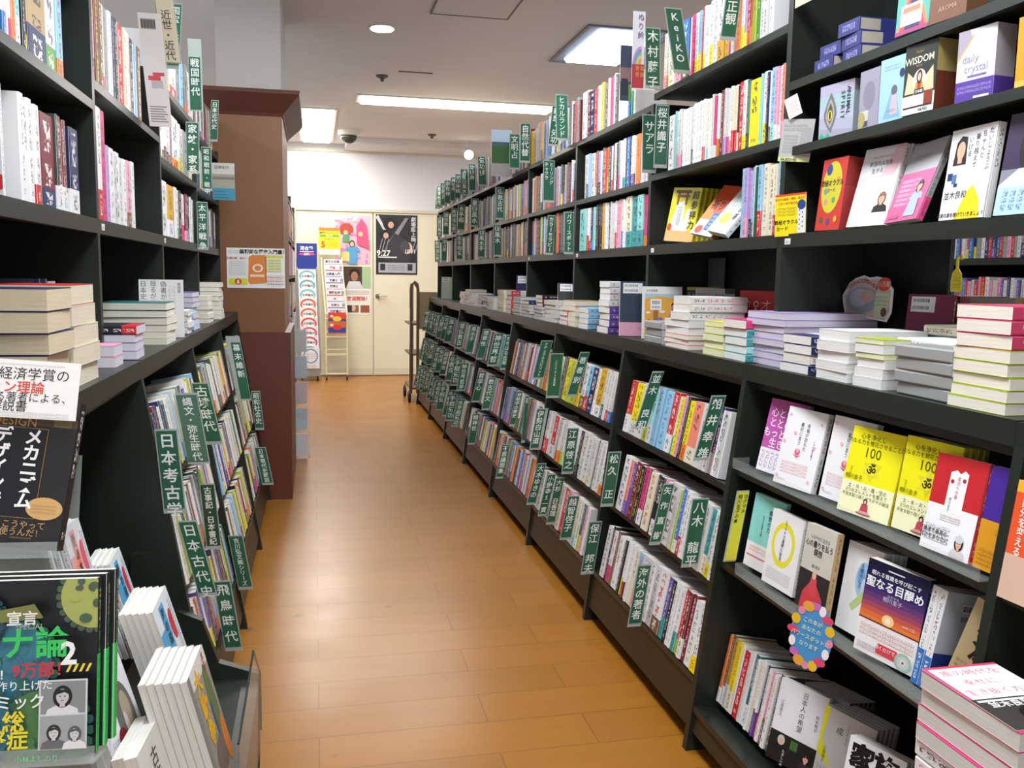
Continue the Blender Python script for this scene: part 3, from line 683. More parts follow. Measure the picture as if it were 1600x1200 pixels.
sign('日本近代史', (330, 156), (342, 156), (328, 221), S4 % 'five pale characters on modern history, against the column', w=.05)
sign('家紋・家系', (290, 190), (311, 190), (291, 271), S4 % 'white characters on family crests and lineages', w=.058, pitch=.042, bold=.018)
sign('昭和戦前・戦中', (314, 229), (330, 228), (316, 298), S4 % 'white characters on the wartime showa years', w=.058, pitch=.031)
sign('太平洋戦争', (307, 315), (324, 315), (309, 390), S4 % 'five white characters on the pacific war', w=.058, pitch=.043)
# picture cards among them
def picture_card(TL, TR, BL, w, label, draw, name='divider_card', cat='display card'):
    p, R, U = signquad(TL, TR, BL, w); n = V((0, -1, 0))
    a = MB(); a.obox(p-U, R, -n*0.0016, U, PRINT, 'e4e4e2'); root = a.build(name, origin=p-U+R/2); tag(root, label, cat)
    a = MB(); draw(a, p-U+n*.0004, R, U, n); a.build('print', root, fix=False)
    return root
def flat(a, o, R, U, n, x0, x1, y0, y1, col, k=1): a.obox(V(o)+R*x0+U*y0, R*(x1-x0), -n*0.0003*k, U*(y1-y0), PRINT, col) if False else a.poly([V(o)+R*x0+U*y0+n*.0002*k, V(o)+R*x1+U*y0+n*.0002*k, V(o)+R*x1+U*y1+n*.0002*k, V(o)+R*x0+U*y1+n*.0002*k], PRINT, col)
def d_rainbow(a, o, R, U, n):
    flat(a, o, R, U, n, 0, 1, 0, 1, 'e6e4ee')
    for i, c in enumerate(('c9a0d0', '8a8ad0', '7fb8a0', 'd8d070', 'e6a060')):
        r_ = .62-.09*i
        a.poly([o+R*(.75+r_*1.2*math.cos(t*math.pi/14)*1.0)+U*(.28+.27*r_/.62*math.sin(t*math.pi/14))+n*.0003*(i+2) for t in range(7, 15)]+[o+R*.75+U*.28+n*.0003*(i+2)], PRINT, c)
    flat(a, o, R, U, n, 0, 1, 0, .31, 'b83a44', 12)
    for i, ch in enumerate('ぬり絵'): letter(a, ch, o+R*.66+U*(.92-.115*i)+n*.001, R*.5, U*.105, '55525c', .01)
    for i, ch in enumerate('奇跡奇跡'): letter(a, ch, o+R*(.45+.4*(i % 2))+U*(.255-.08*(i//2))+n*.004, R*.34, U*.07, 'e0a060', .01)
picture_card((990, 17), (1009, 17), (986, 137), .05, 'white colouring book card with a rainbow and a red lower band at the post', d_rainbow)
def d_sea(a, o, R, U, n):
    flat(a, o, R, U, n, 0, 1, 0, .32, '3f86a0'); flat(a, o, R, U, n, 0, 1, .32, .7, '9b9788'); flat(a, o, R, U, n, 0, 1, .55, .63, '7c7866', 2); flat(a, o, R, U, n, 0, 1, .7, 1, 'c3c1b6')
    for i, ch in enumerate('回帰紀行'): letter(a, ch, o+R*(.18+.17*i)+U*.88+n*.0012, R*.16, U*.1, '4a4842', .0)
    for k in range(3): flat(a, o, R, U, n, .08, .7-.1*k, .06+.08*k, .075+.08*k, '245a70', 3)
picture_card((331, 254), (366, 255), (333, 312), .125, 'pale grey and blue book cover card standing out before the column', d_sea)
# dense green dividers of the far right displays
CH = '精神世界哲学心理宗教神道仏教古代文明占星術風水手相気功健康瞑想霊性宇宙天使'
def far_dividers():
    r_ = random.Random(5)
    for k in range(4, 8):
        ya = Y0+(k-1)*BAYW
        for rowi, (z, X, lean, cnt) in enumerate(((.772, 1.145, LEAN, (2, 2, 3, 5)), (.492, 1.097, LEAN, (2, 3, 3, 5)), (.217, 1.057, LEAN, (1, 3, 4, 5)), (1.477, 1.262, 0, (1, 1, 1, 2)), (1.722, 1.262, 0, (1, 1, 2, 2)), (2.002, 1.262, 0, (1, 2, 3, 4)))):
            n = cnt[k-4]
            for i in range(n):
                y = ya+.05+(BAYW-.1)*(i+r_.uniform(.2, .8))/n
                U = V((math.sin(lean)+r_.uniform(-.05, .05), 0, math.cos(lean)))*.215; w = r_.uniform(.05, .065)
                TL = V((X-w-(.012 if lean else .014), y, z+.003))+U; s_ = r_.randrange(len(CH)-5)
                sh = ['upper', 'middle', 'bottom'][rowi] if rowi < 3 else ['third', 'middle', 'top'][rowi-3]
                pos = ['first', 'second', 'third', 'fourth', 'fifth'][n-1-i]
                sign_at(TL, (w, 0, 0), U, CH[s_:s_+r_.randint(3, 5)], 'green divider card, %s from left, %s %s of the %s right bookcase' % (pos, sh, 'display' if rowi < 3 else 'shelf', ORD[k]), col=r_.choice(('2a5f45', '2f6b50', '2a5640')))
far_dividers()

def d_back(a, o, R, U, n):
    flat(a, o, R, U, n, 0, 1, 0, 1, 'ddd6d2'); flat(a, o, R, U, n, .1, .75, .86, .95, '8d8a88', 2)
    for k in range(13): flat(a, o, R, U, n, .12+.048*k, .12+.048*k+.02+.012*(k % 3 == 0), .87, .94, '33333a', 3)
    flat(a, o, R, U, n, .18, .72, .41, .45, 'cf4a4e', 2); flat(a, o, R, U, n, .3, .8, .34, .41, 'b9b2b6', 2); flat(a, o, R, U, n, .4, .9, .45, .48, 'cf4a4e', 2)
    for k in range(7): flat(a, o, R, U, n, .1, .86-.07*(k % 3), .04+.022*k, .05+.022*k, '8b8280', 2)
picture_card((214, 19), (250, 24), (234, 197), .08, 'tall off-white magazine back cover with bar codes, top left bookcase', d_back)

def d_field(a, o, R, U, n):
    flat(a, o, R, U, n, 0, 1, .62, 1, 'c3d6ec'); flat(a, o, R, U, n, .02, .98, .28, .72, '3f6a38', 2); flat(a, o, R, U, n, .02, .98, .64, .74, '4a6a6a', 3); flat(a, o, R, U, n, 0, 1, 0, .28, 'a9a5a0', 2)
picture_card((768, 202), (800, 202), (767, 275), .1, 'pale book cover card with a green meadow at the seventh post', d_field)
def d_dusk(a, o, R, U, n):
    flat(a, o, R, U, n, 0, 1, 0, 1, '3c4258'); flat(a, o, R, U, n, 0, 1, .35, .6, '8a6a6c', 2); flat(a, o, R, U, n, .1, .7, .1, .4, '2c3040', 3); flat(a, o, R, U, n, .75, 1, 0, .3, '6a9a4a', 4)
picture_card((970, 70), (988, 70), (968, 157), .06, 'dark dusky cover card left of the rainbow colouring book', d_dusk)
# ------------------------------------------------------------------ face-out books: cover art laid as print on the front board
SKIN = 'e3b596'
class Art:
    def __init__(s, o, R, U, n): s.o, s.R, s.U, s.n = V(o), V(R), V(U), V(n); s.k = 1; s.a = MB(); s.t = MB(); s.asp = V(R).length/V(U).length
    def P(s, x, y, k=None): return s.o+s.R*x+s.U*y+s.n*(.00012*(k or s.k))
    clip = True
    def p(s, pts, c):                       # polygon, cut off at the edges of the cover
        if s.clip and any(q[i] < 0 or q[i] > 1 for q in pts for i in (0, 1)):
            for i, lim, sg in ((0, 0, 1), (0, 1, -1), (1, 0, 1), (1, 1, -1)):
                out = []
                for a, b in zip(pts, pts[1:]+pts[:1]):
                    da, db = sg*(a[i]-lim), sg*(b[i]-lim)
                    if da >= 0: out.append(a)
                    if da*db < 0: t = da/(da-db); out.append((a[0]+(b[0]-a[0])*t, a[1]+(b[1]-a[1])*t))
                pts = out
                if len(pts) < 3: return
        s.a.poly([s.P(*q) for q in pts], PRINT, c); s.k += 1
    def r(s, x0, x1, y0, y1, c): s.p([(x0, y0), (x1, y0), (x1, y1), (x0, y1)], c)
    def e(s, x, y, rx, ry, c, n=22): s.p([(x+rx*math.cos(6.2832*i/n), y+ry*math.sin(6.2832*i/n)) for i in range(n)], c)
    def tx(s, x0, x1, y0, y1, n, c='3a3a40', vert=False):          # n lines of unreadably small print
        for i in range(n):
            if vert: a, b = x0+(x1-x0)*i/n, x0+(x1-x0)*(i+.7)/n; q = (a, b, y0, y1); L = abs(y1-y0)/(abs(b-a)*s.asp+1e-6)
            else: a, b = y0+(y1-y0)*i/n, y0+(y1-y0)*(i+.7)/n; q = (x0, x1, a, b); L = abs(x1-x0)*s.asp/(abs(b-a)+1e-6)
            uv = [(-.52, 0), (.52, 0), (.52, L), (-.52, L)] if vert else [(-.52, 0), (-.52, L), (.52, L), (.52, 0)]
            s.a.poly([s.P(q[0], q[2]), s.P(q[1], q[2]), s.P(q[1], q[3]), s.P(q[0], q[3])], PRINT, s.bg, (*lin(c), .9), uv)
        s.k += 1
    bg = 'f0efee'
    def v(s, text, x, y, size, c='26262b', bold=0.0, pitch=1.0):
        for i, ch in enumerate(text):
            if ch == ' ': continue
            P = s.P(x, y-size*s.asp*pitch*i, s.k+3); w = s.R*size; h = s.U*(size*s.asp)
            if ch == 'ー': letter(s.t, ch, P, -h, w, c, bold)
            else: letter(s.t, ch, P, w, h, c, bold)
    def h(s, text, x, y, size, c='26262b', bold=0.0): letter(s.t, text, s.P(x, y, s.k+3), s.R*size, s.U*(size*s.asp), c, bold)
    def bar(s, x, y, w, h=.05, c='2a2a2e', bg='f2f2f0'):
        s.r(x, x+w, y-.01, y+h+.01, bg); r_ = random.Random(int(x*100)+3); q = x+.02*w
        while q < x+w*.95:
            d = w*r_.choice((.012, .02, .035)); s.a.poly([s.P(q, y), s.P(q+d, y), s.P(q+d, y+h), s.P(q, y+h)], PRINT, c); q += d+w*r_.choice((.012, .02, .03))
        s.k += 1
    def person(s, x, y, z, hair='2a1d18', top='e8e6e4', skin=SKIN, hat=None):   # head and shoulders, z = head height in cover heights
        A = s.asp; w = z/A
        s.p([(x-w*.95, y-z*1.25), (x-w*.8, y-z*.75), (x-w*.3, y-z*.5), (x+w*.3, y-z*.5), (x+w*.8, y-z*.75), (x+w*.95, y-z*1.25)], top)
        s.e(x, y-z*.05, w*.52, z*.62, hair); s.r(x-w*.14, x+w*.14, y-z*.62, y-z*.3, skin); s.e(x, y-z*.05, w*.34, z*.44, skin)
        s.p([(x-w*.36, y+z*.06), (x-w*.2, y+z*.34), (x+w*.2, y+z*.36), (x+w*.36, y+z*.06), (x+w*.1, y+z*.2)], hair)
        for q in (-.13, .13): s.e(x+w*q, y-z*.02, w*.05, z*.03, '30201c', 8)
        s.e(x, y-z*.26, w*.1, z*.025, 'b05a55', 8)
        if hat: s.e(x, y+z*.3, w*.5, z*.3, hat); s.e(x, y+z*.62, w*.14, z*.12, hat)
    def seated(s, x, y, z, c='c24a58'):      # cross-legged figure of height z
        w = z/s.asp
        s.e(x, y+z*.02, w*.62, z*.1, '9a6a44'); s.p([(x-w*.55, y+z*.04), (x-w*.3, y+z*.26), (x+w*.3, y+z*.26), (x+w*.55, y+z*.04)], 'e6a0a6')
        s.p([(x-w*.32, y+z*.2), (x-w*.24, y+z*.66), (x+w*.24, y+z*.66), (x+w*.34, y+z*.2)], c); s.e(x, y+z*.82, w*.17, z*.19, '241a18'); s.e(x, y+z*.79, w*.1, z*.12, SKIN)
    def done(s, parent, an='cover_art', tn='title_lettering'):
        if s.a.v: s.a.build(an, parent, fix=False)
        if s.t.v: s.t.build(tn, parent, fix=False)
def axes(phi, al, ta):
    phi, al, ta = map(math.radians, (phi, al, ta))
    R = V((math.cos(phi), math.sin(phi), 0)); N0 = R.cross(V((0, 0, 1))); U = math.cos(al)*V((0, 0, 1))-math.sin(al)*N0
    R2 = math.cos(ta)*R+math.sin(ta)*U; U2 = -math.sin(ta)*R+math.cos(ta)*U
    return R2, U2, R2.cross(U2)
def cover_book(B, phi, al, ta, w, h, t, main, draw, label, band=None, spine='R', copies=0, group=None, hard=False, segs=None, name='book', cat='book', page='ebe7da', shift=.0):
    R, U, N = axes(phi, al, ta); B = V(B)
    for k in range(copies, -1, -1):
        b = B-N*(t+.0016)*k+R*shift*k
        if not (group == FG and B.z < 1): b.z = B.z+.0004+max(0, N.z*t)+max(0, -R.z*w)
        o, D = (b+R*w-N*t, -R) if spine == 'R' else (b-N*t, R)
        c = one_book(o, N, D, U, t, w, h, main, band, label if k == 0 else '%s copy behind the %s' % (NTH[k-1], ' '.join(label.split()[:9])), group, page, hard, True, segs=segs, cat=cat, name=name, now=(k == 0), weight=.5)
    A = Art(b, R*w, U*h, N); A.o = b+N*.0002; draw(A); A.done(c)
    return c
FL0 = 0
FG = 'face-out books on the nearest right display'
FS = 'face-out books on the nearest right shelves'
def a1(A):
    A.r(0, 1, 0, 1, 'c25aa8'); A.r(0, 1, 0, .32, 'f1eef4'); A.bg = 'f1eef4'; A.tx(.05, .95, .05, .28, 7, '9a6aa0', True)
    for i, q in enumerate(('心と体を', 'ととのえ', 'もっと楽に', '生きる')): A.h(q, .48, .82-.14*i, .2, 'fbf4fb', .01)
cover_book((1.157, 2.156, .846), -76, 12, -2, .137, .196, .017, 'U', a1, 'purple wellbeing book with big white writing, leftmost on the upper nearest display', group=FG)
def a2(A):
    A.bg = 'f3f1f2'; A.r(0, 1, 0, 1, 'f3f1f2'); A.v('幸福が訪れた', .6, .8, .085); A.v('最初に言う', .44, .8, .085); A.v('イヴ物語の教え', .82, .62, .05)
    A.e(.45, .45, .07, .045, 'e8607a'); A.e(.45, .47, .035, .03, 'f3b6c0'); A.p([(.34, .42), (.45, .37), (.56, .42), (.45, .4)], 'd8707f')
    A.tx(.1, .8, .16, .32, 4, 'd86a78'); A.tx(.1, .3, .06, .09, 1, '9a8a8a')
    for x, y in ((.08, .9), (.9, .85), (.85, .55), (.06, .55), (.88, .12), (.07, .1), (.3, .68)): A.e(x, y, .035, .022, 'f0b9c4', 8)
cover_book((1.138, 2.029, .842), -79, 12, -1, .137, .197, .02, 'w', a2, 'white book with a pink lotus on its cover, left one of two alike', group=FG)
cover_book((1.164, 1.859, .846), -82, 10, -1, .136, .195, .02, 'w', a2, 'white book with a pink lotus, right one, half behind the yellow book', group=FG)
def a4(A):
    A.r(0, 1, 0, 1, 'f3ea18'); A.bg = 'f7f4c8'; A.r(0, 1, 0, .37, 'f6f4c6')
    A.h('心を浄化し', .42, .9, .1, '4a4a1a'); A.h('内なる力を開花させることば', .5, .83, .085, '4a4a1a'); A.h('100', .46, .73, .22, '5a5418')
    for s_ in (1, -1): A.p([(.5+.2*math.sin(2.094*i), .545+s_*.14*math.cos(2.094*i)) for i in range(3)], 'eadf3a' if s_ > 0 else 'e2d62e')
    A.e(.5, .545, .1, .065, 'f3ea30'); A.h('ॐ', .5, .54, .2, '3a3a18', .02)
    A.v('ヨグマタ', .12, .52, .045, '5a5418'); A.h('相川圭子', .2, .42, .085, '4a4a1a')
    A.h('土・水・火・風・空の', .5, .32, .075, '5a5a3a'); A.h('5つのエレメントを整えて', .5, .265, .07, '5a5a3a'); A.h('不安を取り除くマラダヤの秘法', .5, .21, .065, '5a5a3a')
    A.seated(.52, .03, .18)
cover_book((1.148, 1.758, .841), -78, 11, -1, .145, .193, .017, 'y', a4, 'bright yellow book with a seated figure in red, left of two alike', group=FG)
cover_book((1.168, 1.591, .845), -80, 8, -1, .137, .195, .017, 'y', a4, 'bright yellow book with a seated figure in red, right one behind the red book', group=FG, copies=3)
def a6(base, low, txt):
    def d(A):
        A.r(0, 1, 0, 1, base); A.r(0, 1, 0, .48, low); A.bg = low; A.p([(.33, .48), (.33, .83), (.44, .86), (.52, .83), (.6, .87), (.68, .84), (.68, .48)], 'f3f1f1'); A.r(.33, .68, .42, .5, 'f3f1f1')
        A.e(.39, .74, .035, .022, 'a8303a'); A.e(.62, .77, .035, .022, 'a8303a'); A.v('成功への扉', .52, .78, .065, 'b05a60'); A.v('相川圭子', .42, .56, .05, '6a6468')
        if low == 'f1f0f1':
            A.tx(.3, .7, .33, .4, 3, 'b05a60'); A.tx(.05, .55, .1, .28, 4, '4a4a52'); A.h('最速で最高の', .27, .2, .085); A.h('成功をあなたに', .27, .14, .085)
            A.person(.77, .16, .12, '241a1a', 'd8cdd0', hat='d4d2da')
        else: A.h('幸せな時間', .5, .22, .11, '7a4a10'); A.tx(.1, .9, .05, .17, 3, '7a4a10')
    return d
cover_book((1.155, 1.484, .839), -91, 11, 2, .135, .187, .016, 'r', a6('c5252c', 'f1f0f1', 0), 'red and white book with a smiling person in a knit hat', group=FG)
def a7(A): A.r(0, 1, 0, 1, '4a2a94'); A.r(0, 1, 0, .48, 'dd9a22'); A.p([(.76, .45), (.76, .83), (.98, .84), (.98, .45)], 'f3f1f1'); A.e(.87, .77, .05, .016, '2a2040'); A.v('相川', .86, .56, .09, '6a6468'); A.bg = 'dd9a22'; A.tx(.5, .98, .36, .42, 2, '7a4a10'); A.tx(.1, .95, .05, .22, 4, '7a4a10')
cover_book((1.159, 1.345, .842), -88, 9, 0, .068, .187, .016, 'u', a7, 'purple and orange book at the right end of the upper nearest display', group=FG)
def b1(A):
    A.r(0, 1, 0, 1, '8fdad4'); A.r(0, 1, 0, .34, 'f0ecec'); A.bg = 'f0ecec'; A.v('瞑想の力', .6, .8, .11, '2d4a4c', .01); A.v('生きる智慧の書', .4, .72, .06, '2d4a4c'); A.tx(.1, .8, .22, .31, 2, 'd8506a'); A.r(.05, .75, .15, .17, 'e06a88'); A.person(.85, .17, .1, '201818', 'c03848')
cover_book((1.130, 2.150, .586), -84, 9, 0, .136, .198, .016, 'a', b1, 'aqua meditation book beside the yellow divider', group=FG)
def b2(A):
    A.r(0, 1, 0, 1, 'f0efed'); A.bg = 'f0efed'; A.e(.48, .58, .36, .3, 'ede23a', 40); A.e(.48, .58, .27, .22, 'f0efed', 40); A.v('ヒマラヤ大聖者', .48, .9, .075, '45453f'); A.v('人生の智慧', .46, .62, .08); A.tx(.1, .85, .08, .24, 5, '8a8a90')
cover_book((1.119, 2.027, .583), -86, 8, 0, .135, .19, .02, 'w', b2, 'white book with a large yellow ring on its cover', group=FG)
def b3(A):
    A.r(0, 1, 0, 1, 'cfc8bb'); A.r(0, 1, 0, .46, '2b2628'); A.h('しなやかに生きる', .5, .86, .08, '4a443c'); A.h('心の曇りを払う', .5, .78, .13, '2a2622', .01); A.h('瞑想', .5, .69, .14, '2a2622', .01); A.h('相川圭子', .5, .53, .07, '4a443c')
    A.p([(.15, .0), (.2, .2), (.4, .34), (.6, .34), (.85, .2), (.9, .0)], 'd2404a'); A.p([(.35, .2), (.42, .4), (.6, .4), (.66, .2)], 'd84a50'); A.e(.5, .43, .07, .045, SKIN)
cover_book((1.110, 1.850, .586), -92, 9, 3, .13, .199, .018, 'M', b3, 'beige and black meditation book with a figure in red robes', group=FG)
def b5(A):
    A.r(0, 1, 0, 1, 'f0efed'); A.bg = 'f0efed'; A.e(.55, .62, .2, .2, 'a8c8e6'); A.e(.5, .66, .1, .11, '78a6d8'); A.e(.62, .56, .09, .09, 'c0d8ee'); A.p([(.3, .3), (.6, .5), (.75, .46), (.4, .25)], 'bcd08a'); A.v('水癒やしの', .5, .78, .09, '3a4a6a'); A.v('ことば', .65, .75, .07, '3a4a6a')
cover_book((1.136, 1.720, .583), -92, 10, 4, .13, .195, .018, 'w', b5, 'white book with blue watercolour, behind the round flower card', group=FG, copies=2)
def b6(A):
    for i in range(14):
        f = i/13; c = ['e8823a', 'e0703e', 'c85a4c', 'a44a60', '83426e', '663a72', '4c3270', '382a66', '2a2458', '221f4c', '1c1b42', '181838', '151530', '13132c'][i]; A.a.poly([A.P(0, .36+.64*f/1.0*1), A.P(1, .36+.64*f), A.P(1, min(1, .36+.64*(f+.077))), A.P(0, min(1, .36+.64*(f+.077)))], PRINT, c)
    A.k += 1; A.r(0, 1, 0, .36, 'f2eeec'); A.bg = 'f2eeec'; A.e(.48, .43, .1, .06, 'ffd890'); A.e(.48, .43, .04, .03, 'fff6dc'); A.r(0, 1, .36, .375, '6a2a30')
    A.tx(.35, .62, .93, .95, 1, 'b0a8c8'); A.h('眠れる意識を呼び起こす', .5, .87, .075, 'f0eef4', .01); A.h('聖なる目醒め', .5, .77, .16, 'fbfaff', .02); A.h('ヨグマタ', .5, .68, .05, 'd8d4e4'); A.h('相川圭子', .5, .64, .08, 'd8d4e4'); A.h('with CD', .82, .45, .06, 'e8d8d0')
    A.tx(.05, .95, .2, .33, 3, 'c05a60'); A.tx(.05, .5, .05, .12, 3, '6a6a70'); A.p([(.38, .06), (.36, .12), (.4, .17), (.72, .17), (.72, .06)], 'd84450'); A.h('聴くだけで', .52, .13, .07, 'fff'*2)
    A.e(.83, .09, .14, .095, 'a8c0b4'); A.e(.83, .09, .1, .068, 'c4d4cc'); A.e(.83, .09, .045, .03, 'e8eae8'); A.e(.83, .09, .02, .014, 'b82a3c')
cover_book((1.102, 1.597, .585), -73, 6, -3, .142, .197, .024, 'n', b6, 'night sky and sunrise book with a small disc on its paper band', group=FG, spine='R')
def b7(A): A.r(0, 1, 0, 1, 'b9bcc4'); A.r(0, 1, 0, .38, '28367c'); A.bar(.3, .82, .45, .06); A.bar(.3, .72, .45, .05, '6a6a70', 'b9bcc4')
cover_book((1.133, 1.412, .575), 0, 0, -11, .136, .197, .021, 'w', b7, 'white and blue book showing its back cover with bar codes', group=FG, spine='L', band='b', copies=1)
def b8(A): A.r(0, 1, 0, 1, 'c6b184'); A.bg = 'c6b184'; A.h('成', .42, .84, .5, '1a1814', .02); A.h('源', .4, .58, .46, '1a1814', .02); A.tx(.05, .95, .34, .44, 2, '4a4030'); A.tx(.05, .8, .1, .28, 3, '5a5040')
cover_book((1.135, 1.382, .58), -64, 3, -15.5, .12, .215, .015, 'M', b8, 'tan book with two big black brush characters', group=FG)
# bottom display of the nearest bookcase
row(1, 1.115, .152, 1112, 5, 'o28/w m28/w Y40/v y45/c w25 r62^.19 v30 w20 T45/w w30 c30 w22/n w22/u n30/r w40 p38/m w45 G45', 'nearest bottom display', 'books on the nearest right bookcase', lean=LEAN, lim=(1.95, Y0-.02))
def c1(A):
    A.r(0, 1, 0, 1, 'e6e4e8'); A.r(0, 1, 0, .36, '24201e'); A.v('日本人の希望', .55, .9, .12, '4a4a52'); A.v('江原啓之', .12, .72, .075, '6a6a70'); A.v('鈴木秀子', .86, .72, .075, '4a4a52')
    A.person(.25, .28, .1, 'c9c4bc', '1c1a1a'); A.r(.45, .6, .22, .33, '4a6a3a'); A.person(.8, .2, .1, '2a1a14', '3a2a30'); A.v('たましいの', .35, .16, .06, 'f0eee8')
C1 = cover_book((1.098, 1.924, .161), -66, 14, -1, .137, .202, .017, 'w', c1, 'white and black book with two portraits, front of the bottom display', group=FG)
def plain_cover(A): A.r(0, 1, 0, 1, '9aa0a8')
cover_book((1.165, 1.92, .15), -72, 12, 0, .136, .197, .016, 'G', plain_cover, 'dark grey book behind the portrait book on the bottom display', group=FG, copies=5)
def c2(A): A.r(0, 1, 0, 1, 'c9c6c4'); A.p([(0, 1), (.1, 1), (.05, .6), (.3, .3), (0, .42)], 'e6e020'); A.bg = 'c9c6c4'; A.v('スピリチュアル', .5, .88, .05, '4a4a4a'); A.h('成', .35, .78, .14, '2a2a2a'); A.h('お', .6, .74, .12, '2a2a2a'); A.tx(.05, .3, .05, .3, 4, '6a6a6a', True); A.v('江原啓之', .14, .5, .07, '4a4a20')
cover_book((1.142, 1.79, .16), -69, 11, -2, .137, .195, .017, 'v', c2, 'grey and yellow book behind the big family title', group=FG, copies=4)
def c3(A): A.r(0, 1, 0, 1, 'f0efee'); A.h('家族', .48, .82, .42, '141414', .05); A.v('の教科書', .3, .52, .3, '141414', .05); A.v('教え', .7, .52, .3, '141414', .05)
cover_book((1.105, 1.634, .161), -69, 13, 0, .136, .201, .017, 'w', c3, 'white book with a huge black title meaning family', group=FG, copies=1)
def popc(A): A.r(0, 1, 0, 1, 'f4f2ee'); A.r(.08, .92, .06, .94, 'e0a060'); A.r(.2, .82, .12, .82, 'f4f2f0'); A.bg = 'f4f2f0'; A.tx(.6, .8, .1, .7, 2, '9a5a30', True)
def card(B, phi, al, ta, w, h, draw, label, cat='price card', name='price_card', col='f2f1ec', th=.0012):
    R, U, N = axes(phi, al, ta); B = V(B); a = MB(); a.obox(B, R*w, -N*th, U*h, PRINT, col); c = a.build(name, origin=B); tag(c, label, cat)
    A = Art(B+N*.0002, R*w, U*h, N); draw(A); A.done(c, 'print', 'lettering'); return c
card((1.01, 1.70, .176), -40, 10, -28, .07, .10, popc, 'small white card with an orange border, tilted at the bottom display')
# nearest right shelves: boxes of cards and books
def m_animal(A):
    for i, c in enumerate(('a9a6b6', 'b4b4c8', 'b9c0d2', 'a8c4c8', 'b8b0c8')): A.p([(0, .2*i), (1, .2*i-.1), (1, .2*i+.2), (0, .2*i+.3)] if 0 < i < 4 else [(0, .2*i), (1, .2*i), (1, .2*i+.2), (0, .2*i+.2)], c)
    A.p([(.33, .86), (.42, .72), (.5, .55), (.52, .42), (.46, .28), (.36, .1), (.24, .22), (.15, .36), (.14, .48), (.22, .66)], '77747a'); A.p([(.33, .74), (.41, .62), (.46, .46), (.42, .3), (.34, .18), (.25, .28), (.2, .42), (.24, .6)], 'b0aca2'); A.p([(.33, .66), (.39, .56), (.42, .44), (.38, .32), (.33, .26), (.27, .34), (.24, .44), (.27, .56)], '5a564e'); A.e(.33, .42, .07, .1, 'd8c84a'); A.e(.33, .42, .025, .08, '201c1a')
    for j, (w_, x_) in enumerate((('ANIMAL', .86), ('SPIRIT', .7))):
        for i, q in enumerate(w_): sz = .15; letter(A.t, q, A.P(x_, .84-.05*j-.088*i, A.k+3), -A.U*sz*A.asp, A.R*sz, '3a3a42', .01)
    A.p([(.0, .0), (.1, .12), (.2, .02), (.3, .1), (.36, .0)], '3fae84')
def boxd(B, phi, al, ta, w, h, t, main, draw, label, side=None, name='card_box', cat='card box'):
    R, U, N = axes(phi, al, ta); B = V(B); a = MB(); a.obox(B-N*t, R*w, N*t, U*h, PRINT, main) if False else None
    o = B-N*t; F = [(o+N*t, R*w, U*h), (o+R*w+N*t, -N*t, U*h), (o+R*w, -R*w, U*h), (o, N*t, U*h)]
    a = MB()
    for i, (p, q, u) in enumerate(F):
        if side and i == 1: a.poly([p, p+q, p+q+u*side[1], p+u*side[1]], PRINT, side[2]); a.poly([p+u*side[1], p+q+u*side[1], p+q+u, p+u], PRINT, side[0])
        else: a.poly([p, p+q, p+q+u, p+u], PRINT, main)
    a.poly([o, o+R*w, o+R*w+N*t, o+N*t], PRINT, main); a.poly([o+U*h, o+N*t+U*h, o+N*t+R*w+U*h, o+R*w+U*h], PRINT, side[0] if side else main)
    c = a.build(name, origin=B); tag(c, label, cat, 'card boxes on the nearest right bookcase')
    A = Art(B+N*.0003, R*w, U*h, N); draw(A); A.done(c, 'box_print', 'title_lettering'); return c
def m_grey(A): A.r(0, 1, 0, 1, 'a29dae'); A.e(.5, .55, .3, .25, '8c889c'); A.r(.1, .5, .02, .3, 'd0ccc8'); A.r(.1, .5, .02, .12, '55525c'); A.e(.15, .15, .2, .14, 'b0a86a')
def m_lb(A):
    A.r(0, 1, 0, 1, 'a8cfe2'); A.bg = 'a8cfe2'; A.tx(.15, .8, .8, .9, 2, '5a7a9a'); A.p([(.2, .05), (.45, .45), (.6, .5), (.75, .3), (.85, .05)], '86b4d2'); A.e(.6, .48, .12, .08, '6a6a7a'); A.p([(.45, .1), (.5, .4), (.7, .42), (.8, .1)], 'c8b8c4'); A.h('VISION', .5, .17, .1, 'b09aa0'); A.e(.88, .72, .1, .07, '2a3a6a')
def m_wis(A):
    A.r(0, 1, 0, 1, '2c2e26'); A.h('Angel', .45, .89, .1, 'a08040'); A.h('WISDOM', .46, .77, .22, 'e8e2cc', .01); A.h('tarot', .46, .69, .09, 'b09a60')
    A.p([(.05, .3), (.12, .62), (.35, .5), (.4, .3)], 'd8c8a0'); A.p([(.95, .3), (.9, .64), (.65, .5), (.6, .3)], 'd8c8a0'); A.e(.5, .47, .2, .16, 'e6e4dc'); A.p([(.3, .2), (.4, .45), (.6, .45), (.7, .2)], 'c49a30'); A.r(.45, .55, .2, .45, 'c0402a'); A.e(.5, .52, .09, .1, '4a2c1c'); A.e(.5, .52, .055, .06, SKIN)
    A.r(0, 1, 0, .27, 'eeecea'); A.bg = 'eeecea'; A.r(.68, .95, .08, .3, '8a3a24'); A.tx(.05, .6, .16, .24, 2, '7a7a7a'); A.r(.05, .95, .085, .11, '3a2a24'); A.h('¥4,950', .68, .045, .1, '2a2a2a', .01); A.p([(.38, .27), (.38, .35), (.66, .35), (.66, .27)], '22264a'); A.h('日本語', .52, .31, .08, 'f0f0f0', .01)
